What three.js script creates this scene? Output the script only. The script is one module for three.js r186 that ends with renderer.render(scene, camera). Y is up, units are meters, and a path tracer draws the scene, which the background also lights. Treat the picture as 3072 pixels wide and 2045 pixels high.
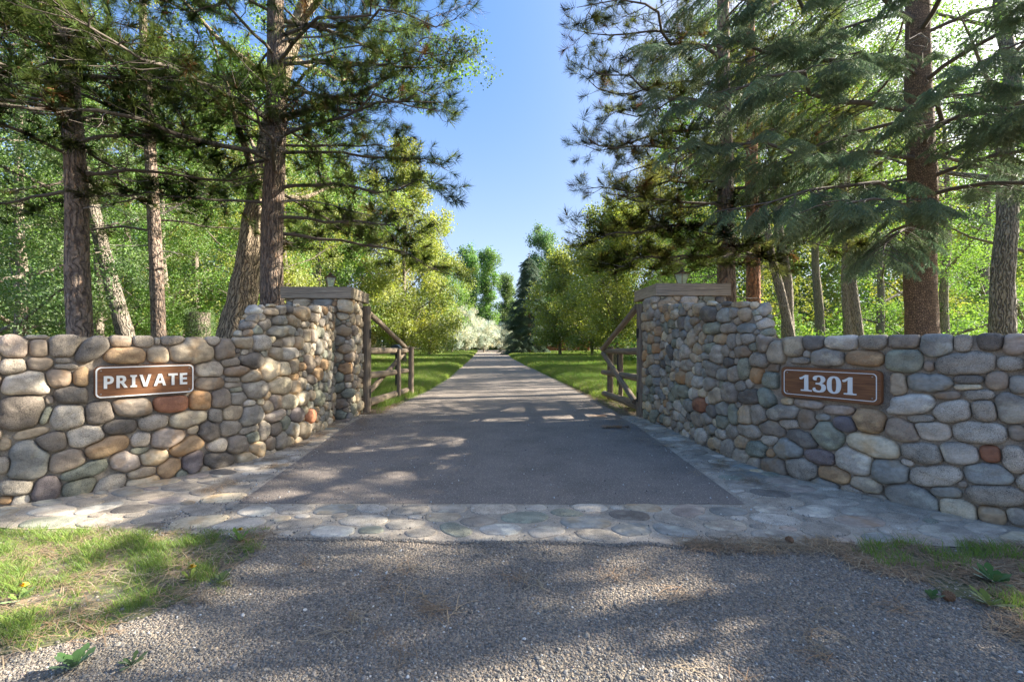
import * as THREE from 'three';
import { mergeGeometries } from 'three/addons/utils/BufferGeometryUtils.js';
import { RoundedBoxGeometry } from 'three/addons/geometries/RoundedBoxGeometry.js';
import { TextGeometry } from 'three/addons/geometries/TextGeometry.js';
import { FontLoader } from 'three/addons/loaders/FontLoader.js';
import { createNoise3D } from 'simplex-noise';

// ---------------------------------------------------------------- camera, sky, sun, exposure
// World: x to the right, y up, the drive runs away along -z. Depth d = -z.
const scene = new THREE.Scene();
const FOCAL = 452.2;                                             // focal length in pixels of the 1024 x 681 picture
const camera = new THREE.PerspectiveCamera(2 * Math.atan(340.5 / FOCAL) * 180 / Math.PI, 1024 / 681, 0.1, 900);
camera.position.set(0, 1.5, 0);
camera.lookAt(0, 1.5, -10);
camera.setViewOffset(1024, 681, 21.1, -3.1, 1024, 681);
scene.add(camera);
const renderer = new THREE.WebGLRenderer({ antialias: true });
renderer.setSize(1024, 681);
renderer.toneMapping = THREE.LinearToneMapping;
renderer.toneMappingExposure = 4.9;
renderer.shadowMap.enabled = true;

const SUN = new THREE.Vector3(2.38, 1.45, -0.62).normalize();    // direction to the sun
const sun = new THREE.DirectionalLight(new THREE.Color().setRGB(1, 0.93, 0.81), 4.7);
sun.name = 'sun';
sun.position.copy(SUN).multiplyScalar(90);
sun.castShadow = true;
sun.shadow.camera.left = sun.shadow.camera.bottom = -60;
sun.shadow.camera.right = sun.shadow.camera.top = 60;
sun.shadow.camera.far = 250;
sun.shadow.mapSize.set(4096, 4096);
sun.shadow.radius = 1;
scene.add(sun, sun.target);

{ // a clear sky: pale at the horizon, deeper above; zenith and sun glow strengthened to lighten the shade
  const W = 512, H = 256, data = new Float32Array(W * H * 4);
  const hor = [0.265, 0.315, 0.36], mid = [0.042, 0.108, 0.272], zen = [0.046, 0.108, 0.25], glow = [0.75, 0.66, 0.5];
  const K = 0.83;
  for (let r = 0; r < H; r++) for (let c = 0; c < W; c++) {
    const up = ((r + 0.5) / H - 0.5) * Math.PI, ro = ((c + 0.5) / W - 0.5) * 2 * Math.PI;
    const y = Math.sin(up), x = Math.cos(ro) * Math.cos(up), z = Math.sin(ro) * Math.cos(up);
    const e = Math.max(0, y), a = Math.pow(1 - e, 3.2), b = Math.pow(e, 1.3);
    const cs = x * SUN.x + y * SUN.y + z * SUN.z, g = 2.6 * Math.pow(Math.max(0, cs), 6) + 1.4 * Math.pow(Math.max(0, cs), 60);
    for (let k = 0; k < 3; k++) {
      let v = hor[k] * a + (1 - a) * (mid[k] * (1 - b) + zen[k] * b) + g * glow[k] * 0.5;
      if (y < 0) v = 0.10;
      data[(r * W + c) * 4 + k] = v * K;
    }
    data[(r * W + c) * 4 + 3] = 1;
  }
  const t = new THREE.DataTexture(data, W, H, THREE.RGBAFormat, THREE.FloatType);
  t.mapping = THREE.EquirectangularReflectionMapping;
  t.magFilter = t.minFilter = THREE.LinearFilter;
  t.needsUpdate = true;
  scene.background = t;
  scene.environment = t;
}

// ---------------------------------------------------------------- helpers
const rng = (a) => () => { a |= 0; a = a + 0x6D2B79F5 | 0; let t = Math.imul(a ^ a >>> 15, 1 | a); t = t + Math.imul(t ^ t >>> 7, 61 | t) ^ t; return ((t ^ t >>> 14) >>> 0) / 4294967296; };
const n3 = createNoise3D(rng(7));
const { lerp, clamp, smoothstep } = THREE.MathUtils;
const V = (x, y, z) => new THREE.Vector3(x, y, z);
const at = (x, y, d) => V(x, y, -d);
const used = new Map();
function numbered(name) { const k = used.get(name) ?? 0; used.set(name, k + 1); return k ? name + '_' + String(k).padStart(3, '0') : name; }
function tag(o, label, category, group) { o.userData.label = label; o.userData.category = category; if (group) o.userData.group = group; return o; }
function thing(name, label, category, group, pos) {
  const o = new THREE.Group(); o.name = numbered(name); if (pos) o.position.copy(pos);
  scene.add(o); return tag(o, label, category, group);
}
function part(name, geo, mat, parent, label) {
  const m = new THREE.Mesh(geo, mat); m.name = name; m.castShadow = m.receiveShadow = true;
  parent.add(m); if (label) m.userData.label = label; return m;
}
function struct(name, geo, mat) { const m = part(name, geo, mat, scene); m.name = numbered(name); m.userData.kind = 'structure'; return m; }
// copies: list of [Matrix4 elements...] in one Float32Array
class Copies {
  constructor() { this.m = []; this.c = []; }
  add(M, col) { const e = M.elements; for (let i = 0; i < 16; i++) this.m.push(e[i]); this.c.push(col[0], col[1], col[2]); }
  get n() { return this.c.length / 3; }
  build(name, geo, mat, parent, stuff = true) {
    const o = new THREE.InstancedMesh(geo, mat, this.n);
    o.instanceMatrix = new THREE.InstancedBufferAttribute(new Float32Array(this.m), 16);
    o.instanceColor = new THREE.InstancedBufferAttribute(new Float32Array(this.c), 3);
    o.name = name; o.castShadow = o.receiveShadow = true; if (stuff) o.userData.kind = 'stuff'; parent.add(o); return o;
  }
}
const _q = new THREE.Quaternion(), _e = new THREE.Euler(), _s = V(), _p = V(), _m = new THREE.Matrix4(), UPV = V(0, 1, 0);
function mat4(p, q, s) { return _m.compose(p, q, typeof s === 'number' ? _s.set(s, s, s) : s); }
const eq = (x, y, z) => _q.setFromEuler(_e.set(x, y, z));

// geometry gatherer
class GB {
  constructor() { this.p = []; this.n = []; this.u = []; this.i = []; }
  get count() { return this.p.length / 3; }
  v(p, n, u, w) { this.p.push(p.x, p.y, p.z); this.n.push(n.x, n.y, n.z); this.u.push(u, w); return this.count - 1; }
  tube(pts, rad, radial = 6, o = {}) {
    const first = this.count, T = V(), A = V(), B = V(), ref = V(0.13, 0.2, 1).normalize(); let len = 0; const N = pts.length;
    for (let k = 0; k < N; k++) {
      T.subVectors(pts[Math.min(N - 1, k + 1)], pts[Math.max(0, k - 1)]).normalize();
      if (k) len += pts[k].distanceTo(pts[k - 1]);
      A.crossVectors(Math.abs(T.dot(ref)) > 0.9 ? UPV : ref, T).normalize(); B.crossVectors(T, A);
      for (let j = 0; j <= radial; j++) {
        const a = j / radial * Math.PI * 2, nr = V().addScaledVector(A, Math.cos(a)).addScaledVector(B, Math.sin(a));
        let r = typeof rad === 'function' ? rad(k / (N - 1), a, pts[k]) : rad[k];
        this.v(V().copy(pts[k]).addScaledVector(nr, r), nr, (j / radial) * (o.around ?? Math.max(0.05, 6.28 * (typeof rad === 'function' ? rad(0, 0, pts[0]) : rad[0]))), len);
      }
    }
    for (let k = 0; k < N - 1; k++) for (let j = 0; j < radial; j++) {
      const a = first + k * (radial + 1) + j, b = a + radial + 1;
      this.i.push(a, a + 1, b, b, a + 1, b + 1);
    }
    if (o.caps) for (const [k, s] of [[0, -1], [N - 1, 1]]) {
      T.subVectors(pts[Math.min(N - 1, k + 1)], pts[Math.max(0, k - 1)]).normalize().multiplyScalar(s);
      const base = first + k * (radial + 1), rim = [];
      for (let j = 0; j <= radial; j++) rim.push(this.v(V(this.p[(base + j) * 3], this.p[(base + j) * 3 + 1], this.p[(base + j) * 3 + 2]), T, 0.02 * Math.cos(j), 0.02 * Math.sin(j)));
      const c = this.v(pts[k], T, 0, 0);
      for (let j = 0; j < radial; j++) s > 0 ? this.i.push(c, rim[j], rim[j + 1]) : this.i.push(c, rim[j + 1], rim[j]);
    }
    return this;
  }
  tri(a, b, c, n) { const k = this.count; for (const p of [a, b, c]) this.v(p, n, 0, 0); this.i.push(k, k + 1, k + 2); }
  build(recompute) {
    const g = new THREE.BufferGeometry();
    g.setAttribute('position', new THREE.Float32BufferAttribute(this.p, 3));
    g.setAttribute('normal', new THREE.Float32BufferAttribute(this.n, 3));
    g.setAttribute('uv', new THREE.Float32BufferAttribute(this.u, 2));
    g.setIndex(this.i);
    if (recompute) g.computeVertexNormals();
    return g;
  }
}

// ---------------------------------------------------------------- textures (tileable, in metres)
function hash2(x, y, s) { let h = Math.imul(x | 0, 374761393) + Math.imul(y | 0, 668265263) + Math.imul(s | 0, 1274126177) | 0; h = Math.imul(h ^ h >>> 13, 1274126177); return ((h ^ h >>> 16) >>> 0) / 4294967296; }
function pnoise(x, y, px, py, s) {                                // periodic value noise
  const ix = Math.floor(x), iy = Math.floor(y), fx = x - ix, fy = y - iy, u = fx * fx * (3 - 2 * fx), v = fy * fy * (3 - 2 * fy);
  const w = (a, n) => ((a % n) + n) % n, g = (a, b) => hash2(w(a, px), w(b, py), s);
  return lerp(lerp(g(ix, iy), g(ix + 1, iy), u), lerp(g(ix, iy + 1), g(ix + 1, iy + 1), u), v);
}
function pfbm(u, v, fx, fy, oct, s) { let a = 0, k = 0.5, t = 0; for (let o = 0; o < oct; o++) { a += k * pnoise(u * fx, v * fy, fx, fy, s + o * 17); t += k; k *= 0.55; fx *= 2; fy *= 2; } return a / t; }
function pworley(u, v, fx, fy, s, jit = 0.9) {                    // [F1, F2, id]
  const x = u * fx, y = v * fy, ix = Math.floor(x), iy = Math.floor(y); let f1 = 9, f2 = 9, id = 0;
  for (let a = -1; a <= 1; a++) for (let b = -1; b <= 1; b++) {
    const cx = ix + a, cy = iy + b, wx = ((cx % fx) + fx) % fx, wy = ((cy % fy) + fy) % fy;
    const dx = cx + 0.5 + (hash2(wx, wy, s) - 0.5) * jit - x, dy = cy + 0.5 + (hash2(wx, wy, s + 5) - 0.5) * jit - y, d = Math.sqrt(dx * dx + dy * dy);
    if (d < f1) { f2 = f1; f1 = d; id = hash2(wx, wy, s + 9); } else if (d < f2) f2 = d;
  }
  return [f1, f2, id];
}
const toS = (x) => { x = clamp(x, 0, 1); return x <= 0.0031308 ? x * 12.92 : 1.055 * Math.pow(x, 1 / 2.4) - 0.055; };
function tex(n, metres, f, color = true, m = n) {                  // f(u, v) -> [r, g, b] linear, or a number
  const d = new Uint8Array(n * m * 4);
  for (let y = 0; y < m; y++) for (let x = 0; x < n; x++) {
    let c = f((x + 0.5) / n, (y + 0.5) / m); if (typeof c === 'number') c = [c, c, c];
    const k = (y * n + x) * 4;
    for (let i = 0; i < 3; i++) d[k + i] = Math.round(255 * (color ? toS(c[i]) : clamp(c[i], 0, 1)));
    d[k + 3] = 255;
  }
  const t = new THREE.DataTexture(d, n, m, THREE.RGBAFormat);
  t.wrapS = t.wrapT = THREE.RepeatWrapping; t.magFilter = THREE.LinearFilter; t.minFilter = THREE.LinearMipmapLinearFilter; t.generateMipmaps = true;
  if (color) t.colorSpace = THREE.SRGBColorSpace;
  const [a, b] = Array.isArray(metres) ? metres : [metres, metres];
  t.repeat.set(1 / a, 1 / b); t.needsUpdate = true; return t;
}
const std = (o) => new THREE.MeshStandardMaterial({ roughness: 0.9, ...o });
const mixc = (a, b, t) => [lerp(a[0], b[0], t), lerp(a[1], b[1], t), lerp(a[2], b[2], t)];
const rgb = (r, g, b) => new THREE.Color().setRGB(r, g, b);

const M = {};
{ // stones: grey factors on each stone's own colour
  const sp = tex(512, 0.42, (u, v) => {
    const a = pnoise(u * 150, v * 150, 150, 150, 3), b = pnoise(u * 90, v * 90, 90, 90, 11), c = pfbm(u, v, 5, 5, 4, 21);
    let k = 0.60 + 0.55 * (c - 0.5); if (a > 0.74) k += 0.30; if (b < 0.24) k -= 0.26; return [k, k * 0.995, k * 0.98];
  });
  const spB = tex(512, 0.42, (u, v) => 0.5 + 0.35 * (pnoise(u * 110, v * 110, 110, 110, 3) - 0.5) + 0.7 * (pfbm(u, v, 9, 9, 4, 40) - 0.5), false);
  const sm = tex(512, 0.6, (u, v) => {
    const w = pfbm(u, v, 3, 3, 4, 60), l = Math.abs(Math.sin((v * 6 + w * 2.2) * Math.PI * 2)), s = pfbm(u, v, 24, 24, 3, 80);
    let k = 0.62 + 0.36 * (w - 0.5) + 0.34 * (s - 0.5) + (l < 0.12 ? 0.10 : 0); const st = smoothstep(pfbm(u, v, 4, 4, 3, 99), 0.55, 0.75);
    return mixc([k, k, k * 0.985], [k * 0.95, k * 0.80, k * 0.62], st * 0.75);
  });
  const bl = tex(512, 0.7, (u, v) => {
    const w = pfbm(u, v, 4, 7, 5, 160), c = Math.abs(pfbm(u, v, 5, 5, 4, 170) - 0.5), s = pnoise(u * 120, v * 120, 120, 120, 8);
    let k = 0.62 + 0.7 * (w - 0.5) + 0.2 * (s - 0.5); if (c < 0.008) k -= 0.12; const st = smoothstep(pfbm(u, v, 6, 6, 3, 190), 0.56, 0.66);
    return mixc([k, k, k], [k * 1.25, k * 1.28, k * 1.24], st);
  });
  M.stone = [std({ map: sp, bumpMap: spB, bumpScale: 0.006, vertexColors: true, roughness: 0.86 }), std({ map: sm, bumpMap: spB, bumpScale: 0.004, vertexColors: true, roughness: 0.74 }), std({ map: bl, bumpMap: spB, bumpScale: 0.007, vertexColors: true, roughness: 0.84 })];
  const mo = tex(512, 0.8, (u, v) => { const k = 0.24 + 0.22 * (pfbm(u, v, 8, 8, 5, 200) - 0.5) + 0.14 * (pnoise(u * 160, v * 160, 160, 160, 201) - 0.5); return [k * 1.2, k * 1.0, k * 0.77]; });
  const moB = tex(512, 0.8, (u, v) => pfbm(u, v, 20, 20, 5, 210), false);
  M.mortar = std({ map: mo, bumpMap: moB, bumpScale: 0.012, roughness: 0.95 });
  const pv = tex(512, 1.1, (u, v) => { const k = 0.29 + 0.26 * (pfbm(u, v, 6, 6, 5, 220) - 0.5) + 0.16 * (pnoise(u * 180, v * 180, 180, 180, 221) - 0.5); return [k * 1.2, k * 1.0, k * 0.77]; });
  M.paving = std({ map: pv, bumpMap: moB, bumpScale: 0.01, roughness: 0.95 });
}
{ // asphalt, gravel, soil
  const as = tex(1024, 1.6, (u, v) => {
    const [f1, , id] = pworley(u, v, 150, 150, 300), big = pfbm(u, v, 3, 3, 4, 310); let k = 0.17 + 0.11 * (big - 0.5) + (f1 < 0.42 ? 0.12 * (id - 0.4) : -0.03);
    if (id > 0.95 && f1 < 0.4) k += 0.16; return [k * 1.28, k * 1.05, k * 0.86];
  });
  const asB = tex(1024, 1.6, (u, v) => 1 - pworley(u, v, 150, 150, 300)[0], false);
  M.asphalt = std({ map: as, bumpMap: asB, bumpScale: 0.006, roughness: 0.92 });
  const gr = tex(1024, 1.9, (u, v) => {
    const a = pworley(u, v, 90, 90, 330), b = pworley(u, v, 190, 190, 331), w = a[0] < 0.4 ? a : b, big = pfbm(u, v, 4, 4, 4, 335);
    let k = 0.20 + 0.2 * (w[2] - 0.5) + 0.10 * (big - 0.5); if (w[0] > 0.55) k *= 0.7; return mixc([k * 1.22, k * 1.0, k * 0.79], [k * 1.28, k * 1.0, k * 0.70], w[2] > 0.6 ? 0.7 : 0.2);
  });
  const grB = tex(1024, 1.9, (u, v) => { const a = pworley(u, v, 90, 90, 330), b = pworley(u, v, 190, 190, 331); return Math.max(a[0] < 0.5 ? 1 - a[0] * 1.6 : 0.2, 0.6 - b[0] * 0.8); }, false);
  M.gravel = std({ map: gr, bumpMap: grB, bumpScale: 0.014, roughness: 0.95 });
  const so = tex(1024, 3.1, (u, v) => {
    const a = pfbm(u, v, 7, 7, 6, 350), l = pfbm(u, v, 60, 140, 2, 351), l2 = pfbm(u, v, 140, 60, 2, 352), b = pfbm(u, v, 3, 3, 3, 353);
    let c = mixc([0.06, 0.05, 0.036], [0.14, 0.115, 0.085], a); if (Math.max(l, l2) > 0.64) c = mixc(c, [0.28, 0.20, 0.12], 0.6); return mixc(c, [0.08, 0.10, 0.03], smoothstep(b, 0.5, 0.7) * 0.6);
  });
  M.soil = std({ map: so, bumpMap: so, bumpScale: 0.02, roughness: 1 });
  const la = tex(512, 2.3, (u, v) => { const a = pfbm(u, v, 9, 9, 5, 370), b = pfbm(u, v, 90, 90, 2, 371); let c = mixc([0.07, 0.10, 0.025], [0.15, 0.18, 0.04], a); return b > 0.6 ? mixc(c, [0.24, 0.2, 0.1], 0.5) : c; });
  M.lawn = std({ map: la, bumpMap: la, bumpScale: 0.03, roughness: 1 });
}
{ // bark and wood
  const barkP = (u, v) => { const wx = u + 0.03 * (pfbm(u, v, 6, 6, 3, 400) - 0.5), wy = v + 0.05 * (pfbm(u, v, 5, 5, 3, 401) - 0.5); const a = pworley(wx, wy, 8, 4, 402, 1), b = pworley(wx, wy, 22, 15, 405, 1), nz = pfbm(u, v, 30, 16, 3, 406) - 0.5, w = u * 9 + 1.8 * (pfbm(u, v, 4, 4, 3, 408) - 0.5) + 1.2 * (pfbm(u, v, 12, 8, 3, 409) - 0.5), rd = 1 - Math.abs(2 * (w - Math.floor(w)) - 1); return [smoothstep(rd + nz * 0.5, 0.0, 0.55) * (0.45 + 0.55 * smoothstep(a[1] - a[0] + nz * 0.35, -0.02, 0.35)), smoothstep(b[1] - b[0] + nz * 0.2, 0.0, 0.3), a[2], b[2]]; };
  const pi = tex(512, [1.0, 1.25], (u, v) => { const [e, f, id, id2] = barkP(u, v), s = pfbm(u, v, 40, 26, 4, 407); let c = mixc([0.22, 0.155, 0.115], [0.38, 0.29, 0.225], id * 0.6 + id2 * 0.5); c = mixc(c, [0.42, 0.25, 0.15], id2 > 0.8 ? 0.6 : 0); c = c.map((x) => x * (0.72 + 0.5 * s)); c = mixc([0.085, 0.062, 0.052], c, 0.12 + 0.88 * e); return mixc(c.map((x) => x * 0.72), c, 0.3 + 0.7 * f); });
  const piB = tex(512, [1.0, 1.25], (u, v) => { const [e, f] = barkP(u, v); return e * 0.7 + f * 0.2 + 0.1 * pfbm(u, v, 40, 26, 3, 407); }, false);
  M.pineBark = std({ map: pi, bumpMap: piB, bumpScale: 0.035, roughness: 0.95 });
  M.orangeBark = std({ map: pi, color: rgb(1.35, 0.84, 0.55), bumpMap: piB, bumpScale: 0.03, roughness: 0.95 });
  const barkS = (u, v) => { const b = pworley(u, v, 26, 20, 415); return [smoothstep(b[1] - b[0], 0.0, 0.3), b[2]]; };
  const spr = tex(512, [1.0, 1.0], (u, v) => { const [f, id] = barkS(u, v), s = pfbm(u, v, 30, 20, 4, 417), c = mixc([0.17, 0.115, 0.08], [0.40, 0.26, 0.165], id * 0.7 + s * 0.4); return mixc([0.05, 0.035, 0.028], c, 0.25 + 0.75 * f); });
  const sprB = tex(512, [1.0, 1.0], (u, v) => barkS(u, v)[0] * 0.8 + 0.2 * pfbm(u, v, 30, 20, 4, 417), false);
  M.spruceBark = std({ map: spr, bumpMap: sprB, bumpScale: 0.02, roughness: 0.95 });
  const ridge = (u, v) => { const w = u * 14 + 2.6 * (pfbm(u, v, 4, 3, 4, 430) - 0.5) + 2.2 * (pfbm(u, v, 9, 7, 4, 431) - 0.5) + 1.1 * (pfbm(u, v, 30, 16, 3, 432) - 0.5); return 1 - Math.abs(2 * (w - Math.floor(w)) - 1); };
  const co = tex(512, [1.4, 1.8], (u, v) => { const r = ridge(u, v), s = pfbm(u, v, 50, 20, 4, 433); return mixc([0.12, 0.10, 0.08], [0.35, 0.30, 0.24], smoothstep(r, 0.05, 0.6)).map((x) => x * (0.7 + 0.55 * s)); });
  const coB = tex(512, [1.4, 1.8], (u, v) => smoothstep(ridge(u, v), 0, 0.8) * 0.85 + 0.15 * pfbm(u, v, 50, 20, 4, 433), false);
  M.cottonBark = std({ map: co, bumpMap: coB, bumpScale: 0.06, roughness: 0.95 });
  const br = tex(512, [1.2, 1.6], (u, v) => { const r = ridge(u, v), s = pfbm(u, v, 40, 18, 4, 437); return mixc([0.13, 0.105, 0.083], [0.30, 0.245, 0.19], smoothstep(r, 0.05, 0.7)).map((x) => x * (0.7 + 0.55 * s)); });
  M.darkBark = std({ map: br, bumpMap: coB, bumpScale: 0.03, roughness: 1 });
  M.paleBark = std({ map: co, color: rgb(1.3, 1.32, 1.3), bumpMap: coB, bumpScale: 0.01, roughness: 0.9 });
  M.twig = std({ color: rgb(0.13, 0.105, 0.085), roughness: 1 });
  M.deadTwig = std({ color: rgb(0.26, 0.235, 0.21), roughness: 1 });
  const wo = tex(512, [0.32, 2.0], (u, v) => { const g = pfbm(u, v, 40, 4, 4, 450), h = pfbm(u, v, 12, 3, 4, 451), s = pfbm(u, v, 90, 10, 2, 452); let k = 0.20 + 0.16 * (g - 0.5) + 0.16 * (h - 0.5); if (s > 0.68) k *= 0.55; return [k * 1.18, k * 1.0, k * 0.80]; });
  const woB = tex(512, [0.32, 2.0], (u, v) => pfbm(u, v, 60, 6, 4, 450), false);
  M.oldWood = std({ map: wo, color: rgb(0.98, 0.88, 0.76), bumpMap: woB, bumpScale: 0.006, roughness: 0.92 });
  M.capWood = std({ map: wo, color: rgb(1.5, 1.4, 1.25), bumpMap: woB, bumpScale: 0.005, roughness: 0.9 });
  const sg = tex(512, [0.5, 0.22], (u, v) => { const g = pfbm(u, v, 4, 46, 4, 470), h = pfbm(u, v, 8, 90, 3, 471); return mixc([0.12, 0.042, 0.014], [0.30, 0.125, 0.042], clamp(g * 1.5 - 0.35 + 0.35 * (h - 0.5), 0, 1)); });
  M.signWood = std({ map: sg, bumpMap: sg, bumpScale: 0.002, roughness: 0.62 });
  M.screw = std({ color: rgb(0.3, 0.29, 0.27), roughness: 0.5, metalness: 0.7 });
  M.white = std({ color: rgb(0.78, 0.76, 0.7), roughness: 0.6 });
  M.black = std({ color: rgb(0.02, 0.02, 0.022), roughness: 0.45, metalness: 0.3 });
  M.bronze = std({ color: rgb(0.14, 0.09, 0.05), roughness: 0.5, metalness: 0.6 });
  M.glass = new THREE.MeshPhysicalMaterial({ color: rgb(0.75, 0.8, 0.76), roughness: 0.35, transmission: 0.75, thickness: 0 });
  M.log = std({ map: wo, color: rgb(1.5, 0.62, 0.38), roughness: 0.8 });
  M.roof = std({ color: rgb(0.09, 0.075, 0.06), roughness: 0.9 });
}
const leafMat = (t, tint) => new THREE.MeshPhysicalMaterial({ color: tint ?? rgb(1, 1, 1), roughness: 1, transmission: t, thickness: 0, side: THREE.DoubleSide });
M.leaf = leafMat(0.5); M.needle = leafMat(0.5); M.needle.roughness = 0.72; M.grass = leafMat(0.38); M.petal = leafMat(0.3);
M.pebble = std({ color: rgb(1, 1, 1), roughness: 0.9 });
M.litter = std({ color: rgb(1, 1, 1), roughness: 1, side: THREE.DoubleSide });

// ---------------------------------------------------------------- ground, road, gravel
function sheet(name, outline, y, mat, kind = 'structure') {      // outline: [x, d] points
  const s = new THREE.Shape(outline.map(([x, d]) => new THREE.Vector2(x, d)));
  const g = new THREE.ShapeGeometry(s); g.rotateX(-Math.PI / 2);
  const p = g.attributes.position; for (let i = 0; i < p.count; i++) { g.attributes.uv.setXY(i, p.getX(i), p.getZ(i)); p.setY(i, y); }
  g.computeVertexNormals();
  const m = struct(name, g, mat); m.userData.kind = kind; return m;
}
function rough(pts, step, amp, seed) {                             // an outline with an uneven edge
  const out = [];
  for (let k = 0; k < pts.length; k++) {
    const a = pts[k], b = pts[(k + 1) % pts.length], l = Math.hypot(b[0] - a[0], b[1] - a[1]), n = Math.max(1, Math.round(l / step));
    for (let j = 0; j < n; j++) { const t = j / n, x = lerp(a[0], b[0], t), y = lerp(a[1], b[1], t), e = n > 1 && j > 0 ? amp : 0; out.push([x + e * n3(x * 2.1, y * 2.1, seed) + e * 0.5 * n3(x * 7, y * 7, seed), y + e * n3(x * 2.1, y * 2.1, seed + 9) + e * 0.5 * n3(x * 7, y * 7, seed + 5)]); }
  }
  return out;
}
sheet('ground', [[-320, -90], [320, -90], [320, 420], [-320, 420]], 0, M.soil);
const roadL = [[-2.62, 9.3], [-2.25, 11.2], [-1.95, 14.5], [-1.78, 20], [-1.9, 32], [-2.0, 46], [-2.4, 72], [-2.8, 97]];
const roadR = [[2.72, 9.3], [2.76, 13.5], [2.7, 18], [2.4, 32], [2.2, 46], [2.5, 72], [3.2, 97]];
const roadEdge = (L, d) => { for (let k = 0; k + 1 < L.length; k++) if (d <= L[k + 1][1]) return lerp(L[k][0], L[k + 1][0], clamp((d - L[k][1]) / (L[k + 1][1] - L[k][1]), 0, 1)); return L[L.length - 1][0]; };
sheet('lawn_left', rough([[-2.3, 10.2], [-1.5, 20], [-1.6, 40], [-2.4, 97], [-40, 99], [-40, 12], [-9, 10.6]], 0.7, 0.15, 3), 0.004, M.lawn).name = 'lawn';
sheet('lawn_right', rough([[2.6, 14.2], [4.2, 12.4], [9, 11.6], [40, 13], [40, 82], [2.6, 82], [2.0, 46], [2.2, 30]], 0.7, 0.15, 5), 0.004, M.lawn).name = 'lawn_001';
sheet('gravel', rough([[-14, -5], [14, -5], [14, 3.3], [4.6, 3.5], [2, 3.8], [-2, 3.85], [-5.4, 3.7], [-14, 3.2]], 0.6, 0.05, 8), 0.005, M.gravel);
sheet('verge_soil', rough([[-9, 1.3], [-3.1, 1.8], [-2.4, 2.16], [-2.05, 2.4], [-1.8, 2.65], [-1.85, 2.9], [-1.65, 3.2], [-1.85, 3.5], [-2.6, 3.52], [-9, 3.6]], 0.16, 0.09, 11), 0.009, M.soil);
sheet('verge_soil_right', rough([[9, 1.4], [3.5, 2.15], [2.95, 2.45], [2.7, 2.7], [2.85, 2.95], [2.6, 3.15], [2.7, 3.3], [9, 3.3]], 0.16, 0.08, 12), 0.009, M.soil).name = 'verge_soil_001';
sheet('gravel_track', rough([[3.2, 82.5], [60, 76], [60, 81], [20, 90], [3.2, 92]], 2, 0.4, 14), 0.008, M.gravel);
sheet('driveway', [...roadL.map((p) => p), [-60, 112], [-60, 116], [3.4, 104], ...roadR.slice().reverse(), [2.62, 9.32], [2.66, 8.4], [2.52, 6.3], [2.36, 4.2], [-2.36, 4.22], [-2.5, 6.3], [-2.62, 8.2]], 0.016, M.asphalt);

const paveFront = (x) => (x < -2 ? 3.5 + (-2 - x) * 0.09 : x > 2 ? 3.34 : 3.5 - (x + 2) * 0.04) + 0.04 * n3(x * 2, 3, 3);  // where the paving ends towards the gravel
// ---------------------------------------------------------------- field stones
function chaikin(p, n = 3) { for (let k = 0; k < n; k++) { const q = [p[0]]; for (let i = 0; i + 1 < p.length; i++) { const a = p[i], b = p[i + 1]; q.push([a[0] * 0.75 + b[0] * 0.25, a[1] * 0.75 + b[1] * 0.25], [a[0] * 0.25 + b[0] * 0.75, a[1] * 0.25 + b[1] * 0.75]); } q.push(p[p.length - 1]); p = q; } return p; }
function wallPath(pts, side, smooth = 3) {                         // a line on the ground; surf(s, h, off) is a point of the wall that stands on it
  const p = smooth ? chaikin(pts, smooth) : pts, L = [0]; for (let i = 1; i < p.length; i++) L.push(L[i - 1] + Math.hypot(p[i][0] - p[i - 1][0], p[i][1] - p[i - 1][1]));
  const len = L[L.length - 1];
  const raw = (s) => { let i = 1; while (i < p.length - 1 && L[i] < s) i++; const t = (s - L[i - 1]) / (L[i] - L[i - 1]); return [lerp(p[i - 1][0], p[i][0], t), lerp(p[i - 1][1], p[i][1], t)]; };
  const surf = (s, h, off) => { const [x, d] = raw(s), a = raw(s - 0.04), b = raw(s + 0.04); let tx = b[0] - a[0], tz = -(b[1] - a[1]); const l = Math.hypot(tx, tz); tx /= l; tz /= l; return V(x + side * tz * off, h, -d - side * tx * off); };
  return { len, raw, surf };
}
const PAL = { g: [0.47, 0.45, 0.405], l: [0.66, 0.64, 0.585], d: [0.245, 0.235, 0.22], t: [0.56, 0.495, 0.39], o: [0.54, 0.385, 0.235], r: [0.40, 0.19, 0.115], b: [0.385, 0.41, 0.405], p: [0.52, 0.46, 0.415], v: [0.36, 0.395, 0.335], c: [0.78, 0.71, 0.55], n: [0.37, 0.325, 0.275], u: [0.26, 0.235, 0.25] };
const ellip = (st, s, h) => { const x = s - st.s, y = h - st.h, u = Math.abs(x * st.cr + y * st.sr) / st.a, v = Math.abs(-x * st.sr + y * st.cr) / st.b; return Math.pow(Math.pow(u, 2.5) + Math.pow(v, 2.5), 0.4); };
const stoneOf = (s, h, a, b, deg, k) => { const r = deg * Math.PI / 180; return { s, h, a, b, cr: Math.cos(r), sr: Math.sin(r), k }; };
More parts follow.
